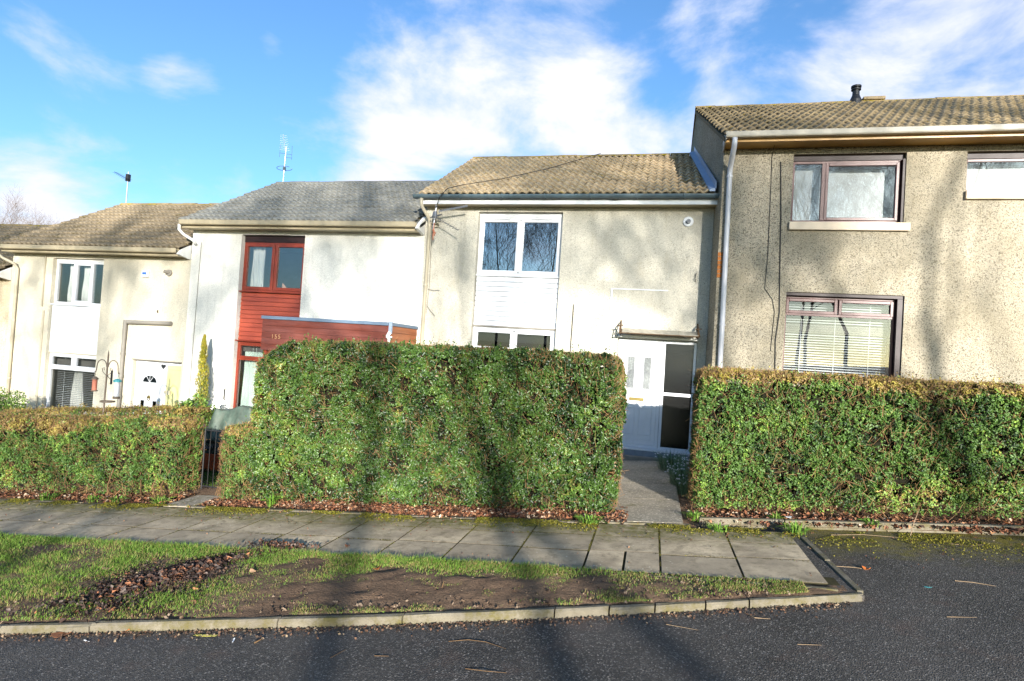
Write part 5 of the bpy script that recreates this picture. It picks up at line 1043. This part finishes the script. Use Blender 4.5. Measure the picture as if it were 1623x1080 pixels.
x = -4.12 + u * math.cos(ang) - v * math.sin(ang); y = 4.55 + u * math.sin(ang) + v * math.cos(ang); kp = (fbm(np.stack([x, y, x * 0], 1), 3.5, 91, 3) + .25 * np.exp(-(v / .15) ** 2) > .47 + .1 * rng.random(n)) & (y < 5.4) & (y > np.interp(x, KX, KY) - .02); x, y, u, v = x[kp], y[kp], u[kp], v[kp]
hgt = .07 * np.exp(-(v / .2) ** 2) * np.exp(-(u / .7) ** 2)
WET = [(1.3, lin((64, 46, 38))), (1, lin((42, 33, 29))), (.7, lin((98, 66, 48))), (.22, lin((150, 98, 66))), (.4, lin((104, 90, 82)))]
litter('leaf_pile', np.stack([x, y, .09 * x + .01 + hgt * rng.random(len(x)) ** .5], 1), rng.uniform(.025, .08, len(x)), WET, 'heap of wet dark brown leaves on the grass verge', 'leaf pile', 'dry_leaf', .7)
n = 5000; uu = rng.normal(size=n) * .38 - .06; vv = rng.normal(size=n) * (.24 - .12 * np.clip(uu / .6, -1, 1)); xx = -4.12 + uu * math.cos(ang) - vv * math.sin(ang); yy = 4.55 + uu * math.sin(ang) + vv * math.cos(ang); kp = (yy < 5.4) & (yy > np.interp(xx, KX, KY) - .02); xx, yy = xx[kp], yy[kp]
litter('leaf_mulch', np.stack([xx, yy, .09 * xx + .016 + rng.random(len(xx)) * .02], 1), rng.uniform(.010, .035, len(xx)), [(1, lin((52, 40, 34))), (1, lin((38, 30, 26))), (.4, lin((84, 62, 48)))], 'dark rotted leaf mulch between the leaves of the heap', 'leaf mulch', 'dry_leaf', .6)
n = 500; x = rng.normal(-3.72, .16, n); y = rng.normal(5.50, .05, n); litter('leaf_drift', np.stack([x, y, .09 * x + .015 + rng.random(n) * .03], 1), rng.uniform(.02, .05, n), WET, 'small drift of dark leaves on slabs beside the verge', 'leaf drift', 'dry_leaf', .6)
# moss cushions along the far slab joints and the hedge side of the asphalt
n = 30000; x = rng.uniform(-9.5, 5.5, n); y = np.where(x < 1.6, 6.98 - np.abs(rng.normal(size=n)) * .16, 7.22 - np.abs(rng.normal(size=n)) * .28); q = fbm(np.stack([x, y, x * 0], 1), 2.6, 31, 3); kp = q > .50; x, y = x[kp], y[kp]
P = np.stack([x, y, .09 * x + .004 - np.where(x > 1.68, .056, 0) + rng.random(len(x)) * .008], 1); V, F = leaf_geo(P, unit(rng.normal(size=P.shape) * .6 + np.array([[0, -.2, 1.0]])), rng.uniform(.008, .02, len(P)), .9); C = pick([np.ones(len(P)), np.ones(len(P)), .6 * np.ones(len(P))], [lin((116, 110, 30)), lin((92, 92, 28)), lin((134, 124, 46))])
tag(np_obj('moss', V, F, 'grass', None, np.repeat(C, 4, 0)), 'yellow green moss along the hedge side of the pavement', 'moss', kind='stuff')
jx = np.array([0.17 + 0.69 * k for k in range(-14, 2)]); n = 9000; x = rng.choice(jx, n) + rng.normal(size=n) * .006; y = rng.uniform(5.4, 6.92, n); kp = fbm(np.stack([x * 3, y, x * 0], 1), 3.0, 35, 2) > .42 - .06 * (y - 6.2); x, y = x[kp], y[kp]
x2 = rng.uniform(-9.5, 1.5, 9000); y2 = rng.choice([5.94, 6.47], 9000) + rng.normal(size=9000) * .012; kp = fbm(np.stack([x2, y2 * 3, x2 * 0], 1), 2.4, 36, 2) > .50; x = np.concatenate([x, x2[kp]]); y = np.concatenate([y, y2[kp]])
P = np.stack([x, y, .09 * x - .006 + rng.random(len(x)) * .006], 1); V, F = leaf_geo(P, unit(rng.normal(size=P.shape) * .6 + np.array([[0, -.2, 1.0]])), rng.uniform(.006, .016, len(P)), .9); C = pick([np.ones(len(P)), np.ones(len(P)), .6 * np.ones(len(P))], [lin((92, 86, 34)), lin((66, 62, 30)), lin((112, 106, 44))])
tag(np_obj('joint_moss', V, F, 'grass', None, np.repeat(C, 4, 0)), 'dull green moss growing in the joints between the slabs', 'moss', kind='stuff')
# grass of the verge and lawn
def grass(name, P, L, w, cols, label, cat='grass'):
    n = len(P); an = rng.random(n) * 2 * np.pi; out = np.stack([np.cos(an), np.sin(an), np.zeros(n)], 1); le = rng.random((n, 1)) * .9; ln = L[:, None]; tip = P + ln * (np.array([[0, 0, 1.0]]) * (1 - .4 * le) + out * le); mid_ = P + ln * .5 * (np.array([[0, 0, 1.0]]) + out * le * .45); sd = np.stack([-np.sin(an + 1.2), np.cos(an + 1.2), np.zeros(n)], 1) * w
    V = np.stack([P - sd, P + sd, mid_ + sd * .8, mid_ - sd * .8, tip], 1).reshape(-1, 3); i = np.arange(n)[:, None] * 5; F = np.concatenate([i + np.array([[0, 1, 2]]), i + np.array([[0, 2, 3]]), i + np.array([[3, 2, 4]])], 0); C = pick(cols[0], cols[1])
    return tag(np_obj(name, V, F, 'grass', None, np.repeat(C, 5, 0)), label, cat, kind='stuff')
n = 260000; x = rng.uniform(-8.6, 1.3, n); ky = np.interp(x, KX, KY) + .05; y = ky + rng.random(n) * (5.375 - ky); d = 5.375 - y; Pn = np.stack([x, y, x * 0], 1); q = fbm(Pn, 2.2, 51, 3); q2 = fbm(Pn, 6.0, 52, 2)
left = np.clip((-2.9 - x) / .9, 0, 1); lush = np.clip(1.25 - d / (.42 + .25 * (q - .5) * 4), 0, 1) * np.clip((-.1 - x) / 1.2 + .15, .12, 1) + left * (.12 + .80 * np.clip((q - .36) * 3.2, 0, 1)); kerbside = np.clip(1 - (y - ky) / .16, 0, 1) * np.clip((q2 - .42) * 5, 0, 1) * .8; pat = np.clip((q2 - .55) * 5, 0, 1) * .35
pile = np.exp(-(((x + 4.1) * math.cos(ang) + (y - 4.55) * math.sin(ang)) / .8) ** 2 - ((-(x + 4.1) * math.sin(ang) + (y - 4.55) * math.cos(ang)) / .34) ** 2)
prob = np.clip(lush + kerbside + pat, 0, 1) * (1 - .92 * pile); kp = rng.random(n) < prob * .9; x, y, lu, q = x[kp], y[kp], lush[kp], q[kp]
zz = .09 * x - .012 + .02; L_ = rng.uniform(.010, .040, len(x)) * (.5 + .7 * np.clip(lu, 0, 1)) * (.55 + 1.3 * fbm(np.stack([x, y, x * 0], 1), 5.0, 58, 2)) * np.where(rng.random(len(x)) < .06, 1.7, 1.0)
grass('verge_grass', np.stack([x, y, zz], 1), L_, .0019, ([.7 + lu * .6, np.full(len(x), .8), np.clip(1 - lu, 0, 1) * .9 + .25 + 1.2 * np.clip((q2[kp] - .5) * 4, 0, 1)], [lin((108, 138, 52)), lin((82, 110, 42)), lin((140, 126, 80))]), 'patchy short grass of the verge between kerb and pavement')
n = 60000; x = rng.uniform(-10, 3.5, n); y = rng.uniform(8.3, 11.3, n); kp = ((x < -5.0) | (x > .9)) ; x, y = x[kp], y[kp]
grass('lawn_grass', np.stack([x, y, .09 * x - .04], 1), rng.uniform(.03, .07, len(x)), .004, ([np.ones(len(x)), np.ones(len(x))], [lin((84, 116, 40)), lin((66, 94, 34))]), 'garden lawn grass behind the hedges seen past the gate')
n = 1500; x = rng.uniform(-6.5, 1.2, n); ky = np.interp(x, KX, KY) + .05; y = ky + rng.random(n) * (5.36 - ky); s = rng.uniform(.004, .014, n)
P = np.repeat(np.stack([x, y, .09 * x + .004 + s * .3], 1), 6, 0) + rng.normal(size=(n * 6, 3)) * np.repeat(s, 6)[:, None] * .5; V, F = leaf_geo(P, unit(rng.normal(size=P.shape) + np.array([[0, -.3, .7]])), np.repeat(s, 6) * rng.uniform(1.2, 2.0, n * 6), .9)
C = np.array([lin((104, 84, 66)), lin((78, 60, 46)), lin((128, 110, 92)), lin((60, 46, 36))])[rng.integers(0, 4, n)]; tag(np_obj('clods', V, F, 'dry_leaf', None, np.repeat(C, 24, 0)), 'crumbs of bare soil scattered over the verge', 'soil crumbs', kind='stuff')
# grit swept against the kerb
n = 2600; x = rng.uniform(-7, 1.6, n); y = np.interp(x, KX, KY) - .035 - np.abs(rng.normal(size=n)) * .07; V, F = leaf_geo(np.stack([x, y, .09 * x - .054 + rng.random(n) * .006], 1), unit(rng.normal(size=(n, 3)) * .5 + np.array([[0, -.2, 1.0]])), rng.uniform(.006, .028, n), .7)
C = pick([np.ones(n), np.ones(n), .5 * np.ones(n)], [lin((96, 70, 52)), lin((64, 50, 40)), lin((140, 120, 96))]); tag(np_obj('gutter_grit', V, F, 'dry_leaf', None, np.repeat(C, 4, 0)), 'grit and leaf crumbs swept along the foot of the kerb', 'grit', kind='stuff')
# individual pieces lying about
def flat_piece(name, label, cat, x, y, L, w, rot, mat, z=.0, curl=.01, pts=None, group=None):
    zz = g(x) + z; b = MB(); n = 8; vs = []
    for i in range(n + 1):
        f = i / n; ww = w * (1 if pts is None else np.interp(f, *pts)); cz = curl * (4 * (f - .5) ** 2); vs += [(L * (f - .5), -ww / 2, cz), (L * (f - .5), ww / 2, cz + curl * .3 * math.sin(5 * f))]
    c, s = math.cos(rot), math.sin(rot); b.v = [(x + a_ * c - b_ * s, y + a_ * s + b_ * c, zz + d_ + .09 * (a_ * c - b_ * s)) for a_, b_, d_ in vs]; b.f = [(2 * i, 2 * i + 1, 2 * i + 3, 2 * i + 2) for i in range(n)]
    o = b.build(name, mat, None, loc=(x, y, zz)); o.modifiers.new('t', 'SOLIDIFY').thickness = .0016; return tag(o, label, cat, group)
ZR = -.057
flat_piece('paper_strip', 'flat yellow strip of litter lying on asphalt by the kerb', 'litter', -3.06, 3.70, .17, .024, R(8), 'yellow_strip', ZR, .004)
flat_piece('paper_scrap', 'thin white scrap on asphalt right of the yellow strip', 'litter', -2.80, 3.67, .065, .009, R(118), 'paper', ZR, .004)
flat_piece('paper_scrap', 'small white scrap on the asphalt at the lower left', 'litter', -3.86, 3.46, .06, .008, R(-12), 'paper', ZR, .004)
flat_piece('paper_scrap', 'white scrap on the leaves under the right hedge', 'litter', 1.62, 7.42, .07, .045, R(20), 'paper', .03, .008)
flat_piece('foil_scrap', 'small teal scrap lying on the asphalt at the right', 'litter', 2.32, 5.60, .06, .02, R(5), 'teal', ZR, .004, ([0, .5, 1], [.2, 1, .3]))
LP = ([0, .1, .3, .55, .8, 1], [.06, .5, 1, .85, .45, .03])
plain('leaf_brown', srgb(140, 92, 62), .7, .3, .3, sc=30); plain('leaf_tan', srgb(176, 140, 108), .7, .3, .2, sc=30); plain('leaf_orange', srgb(180, 100, 44), .7, .3, .25, sc=30)
for k, (x, y, L, w, rt_, mt, z, lab) in enumerate(((-4.14, 3.50, .13, .085, 25, 'leaf_brown', ZR, 'large curled brown leaf on asphalt, nearest the left corner'), (-3.73, 3.66, .10, .06, -15, 'leaf_orange', ZR, 'orange brown leaf on the asphalt below the leaf heap'), (-2.58, 3.95, .11, .07, 10, 'leaf_tan', ZR + .01, 'pale torn leaf against the kerb near the trunk shadow'), (-4.9, 4.55, .09, .05, 40, 'leaf_tan', .03, 'pale leaf on the grass left of the leaf heap'), (-3.45, 4.72, .09, .045, -25, 'leaf_tan', .03, 'pale leaf on the grass right of the leaf heap'), (1.98, 5.98, .07, .05, -30, 'leaf_orange', ZR, 'small orange leaf on the asphalt by the slab corner'), (-2.35, 4.98, .08, .04, 60, 'leaf_orange', .03, 'upright orange leaf on the mud of the verge'), (3.85, 7.55, .09, .06, 15, 'leaf_orange', .02, 'orange leaf at the foot of the hedge near the right edge'), (-3.0, 5.62, .06, .04, 0, 'leaf_brown', .01, 'brown leaf lying on the slabs above the verge'))):
    flat_piece('fallen_leaf', lab, 'leaf', x, y, L, w, R(rt_), mt, z, .022, LP, 'single fallen leaves')
def twig(lab, pts, r=.004, z=-.0605, mat='twig'):
    b = MB(); P_ = [(x, y, g(x) + z + h_ + r) for x, y, h_ in pts]; b.tube(P_, [r * .7] * (len(P_) - 1) + [r * .3], 6); o = b.build('fallen_twig', mat, None, loc=P_[0]); return tag(o, lab, 'twig', 'twigs on the road')
plain('twig_pale', srgb(150, 128, 102), .8, .2, .2, sc=30)
twig('bent pale twig on the asphalt below the middle of the kerb', [(-1.28, 3.95, 0), (-1.15, 3.99, .004), (-1.02, 3.98, .005), (-.86, 3.92, .001)], .003); twig('forked twig lower down on the asphalt in the middle', [(-1.05, 3.62, 0), (-.92, 3.60, .008), (-.78, 3.62, .0)], .003)
twig('thin twig on the shaded asphalt left of centre', [(-1.98, 3.58, 0), (-1.93, 3.70, .004)], .003, mat='twig'); twig('short dark twig lying in the trunk shadow', [(-1.70, 3.66, 0), (-1.60, 3.67, .002)], .004)
twig('pale straw twig near the right edge of the asphalt', [(2.60, 5.80, 0), (2.72, 5.77, .004), (2.86, 5.72, 0)], .004, mat='twig_pale'); twig('long thin pale twig along the moss under right hedge', [(1.98, 7.06, 0), (2.3, 7.09, .01), (2.75, 7.05, 0)], .004, mat='twig_pale'); twig('pale twig leaning up out of the right hedge foot', [(2.76, 7.12, 0), (2.84, 7.25, .12), (2.93, 7.36, .24)], .006, mat='twig_pale')
twig('pale twig pointing right from the slab edging corner', [(1.72, 6.02, 0), (1.88, 6.0, .004), (1.98, 5.98, 0)], .004, mat='twig_pale'); twig('small twig pair below the kerb end at the right', [(.78, 4.82, 0), (.84, 4.72, .004), (.95, 4.73, 0)], .004, mat='twig_pale'); twig('thin twig under the kerb right of centre', [(.20, 4.50, 0), (.42, 4.44, .003)], .003, mat='twig_pale')
twig('thin curved twig on the moss near the right edge', [(3.05, 6.92, 0), (3.2, 6.85, .005), (3.42, 6.98, 0)], .004, mat='twig_pale'); twig('twig leaning against the kerb at the left edge', [(-4.62, 3.30, 0), (-4.60, 3.42, .10)], .008, mat='twig_pale'); twig('dark stick on asphalt near the yellow strip', [(-2.62, 3.66, 0), (-2.60, 3.72, .004)], .009)
twig('short straw twig in the lower right of the asphalt', [(1.05, 4.35, 0), (1.20, 4.36, .003)], .003, mat='twig_pale'); twig('straw twig lying far right in the shaded asphalt', [(2.2, 5.0, 0), (2.4, 5.02, .003)], .003, mat='twig_pale'); twig('little stick on the mud of the verge', [(-1.62, 4.72, 0.06), (-1.60, 4.70, .12)], .008)

# ------------------------------------------------------------------ trees behind the camera (their shadows and reflections show) and far off
def tree_mesh(seed, H, r0, trunk_h, levels=5, twigs=True):
    rd = random.Random(seed); trunk = MB(); br = MB()
    def grow(p, d, L, r, lev, mbx):
        n = 4 if lev < 3 else 3; pts = [p.copy()]; rs = [r]; q = p.copy(); dd = d.copy()
        for i in range(n):
            dd = (dd + Vector((rd.gauss(0, .11), rd.gauss(0, .11), rd.gauss(.04, .07)))).normalized(); q = q + dd * (L / n); pts.append(q.copy()); rs.append(r * (1 - .45 * (i + 1) / n))
        mbx.tube(pts, rs, 8 if lev == 0 else (5 if lev < 3 else 3), cap=lev == 0)
        if lev >= levels: return
        k = {0: 4, 1: 5, 2: 4, 3: 4, 4: 3}.get(lev, 3)
        for i in range(k):
            f = (rd.uniform(.74, 1.0) if lev == 0 else rd.uniform(.3, 1.0)); j = min(n - 1, int(f * n)); b0 = pts[j].lerp(pts[j + 1], f * n - j); a = rd.uniform(0, 6.283); perp = dd.orthogonal().normalized(); perp = Matrix.Rotation(a, 3, dd) @ perp
            nd = (dd * rd.uniform(.55, .95) + perp * rd.uniform(.5, .95) + Vector((0, 0, .28))).normalized(); grow(b0, nd, L * rd.uniform(.5, .74), max(.004, rs[j] * rd.uniform(.30, .48)), lev + 1, br)
        if lev > 0: grow(pts[-1], dd, L * .62, rs[-1] * .9, lev + 1, br)
    grow(Vector((0, 0, -.3)), Vector((rd.uniform(-.04, .04), rd.uniform(-.04, .04), 1)), trunk_h, r0, 0, trunk)
    top = Vector(trunk.v[-1]); grow(top, Vector((rd.uniform(-.1, .1), 0, 1)), trunk_h * .6, r0 * .42, 1, br)
    a_ = trunk.mesh('trunk'); b_ = br.mesh('branches'); return a_, b_
TM = [tree_mesh(3, 11, .13, 7.6), tree_mesh(8, 10, .085, 4.6), tree_mesh(15, 12, .11, 6.2), tree_mesh(21, 12, .12, 8.2)]
for a_, b_ in TM: a_.materials.append(M['bark']); b_.materials.append(M['bark'])
def tree(label, x, y, k, s, rot, mat=None, group='bare trees across the road', z=None):
    root = thing('bare_tree', (x, y, g(x) - .1 if z is None else z), label, 'tree', group); root.scale = (s, s, s); root.rotation_euler = (0, 0, R(rot))
    for nm, me in (('trunk', TM[k][0]), ('branches', TM[k][1])):
        if mat: me = me.copy(); me.materials.clear(); me.materials.append(M[mat])
        link(nm, me, root)
    return root
tree('stout bare tree behind the viewpoint casting the broad shadow on lower left asphalt', 10.25, -23.9, 3, 1.1, 40)
tree('thin bare tree behind the viewpoint shading the far left asphalt and hedge', 7.4, -23.5, 1, 1.5, 100)
tree('slender bare tree behind the viewpoint shading the middle of tall hedge', 9.55, -19.5, 2, 1.15, 130)
tree('bare tree whose forked shadow falls on the white cladding panel', 13.0, -22.0, 2, 1.3, 250)
tree('bare tree across the road shading the cream left house', 2.6, -22.5, 1, 1.7, 70)
tree('bare tree across the road shading the pebbledashed wall', 16.6, -19.5, 2, 1.2, 200)
tree('bare tree far right across the road whose branch shadow falls by the right edge', 17.9, -15.5, 1, 1.9, 120)
tree('bare tree across the road reflected in the right upper window', 20.5, -27.0, 0, 1.3, 300)
tree('bare tree reflected in the left pane of the white upper window', -9.9, -12.4, 1, 1.5, 10)
tree('bare tree reflected in the right pane of the white upper window', -6.9, -13.8, 1, 1.55, 200)
tree('bare tree farthest left across the road', -13.0, -15.5, 2, .95, 160)
for lab, x, y, s, r_ in (('pale bare tree top above the lowest roof at left edge', -44.5, 31, 1.0, 40), ('small pale bare tree above the lowest roof, right of its neighbour', -41.0, 31, .86, 150)):
    tree(lab, x, y, 1, s, r_, 'bark_pale', 'bare trees beyond the terrace', z=1.2)
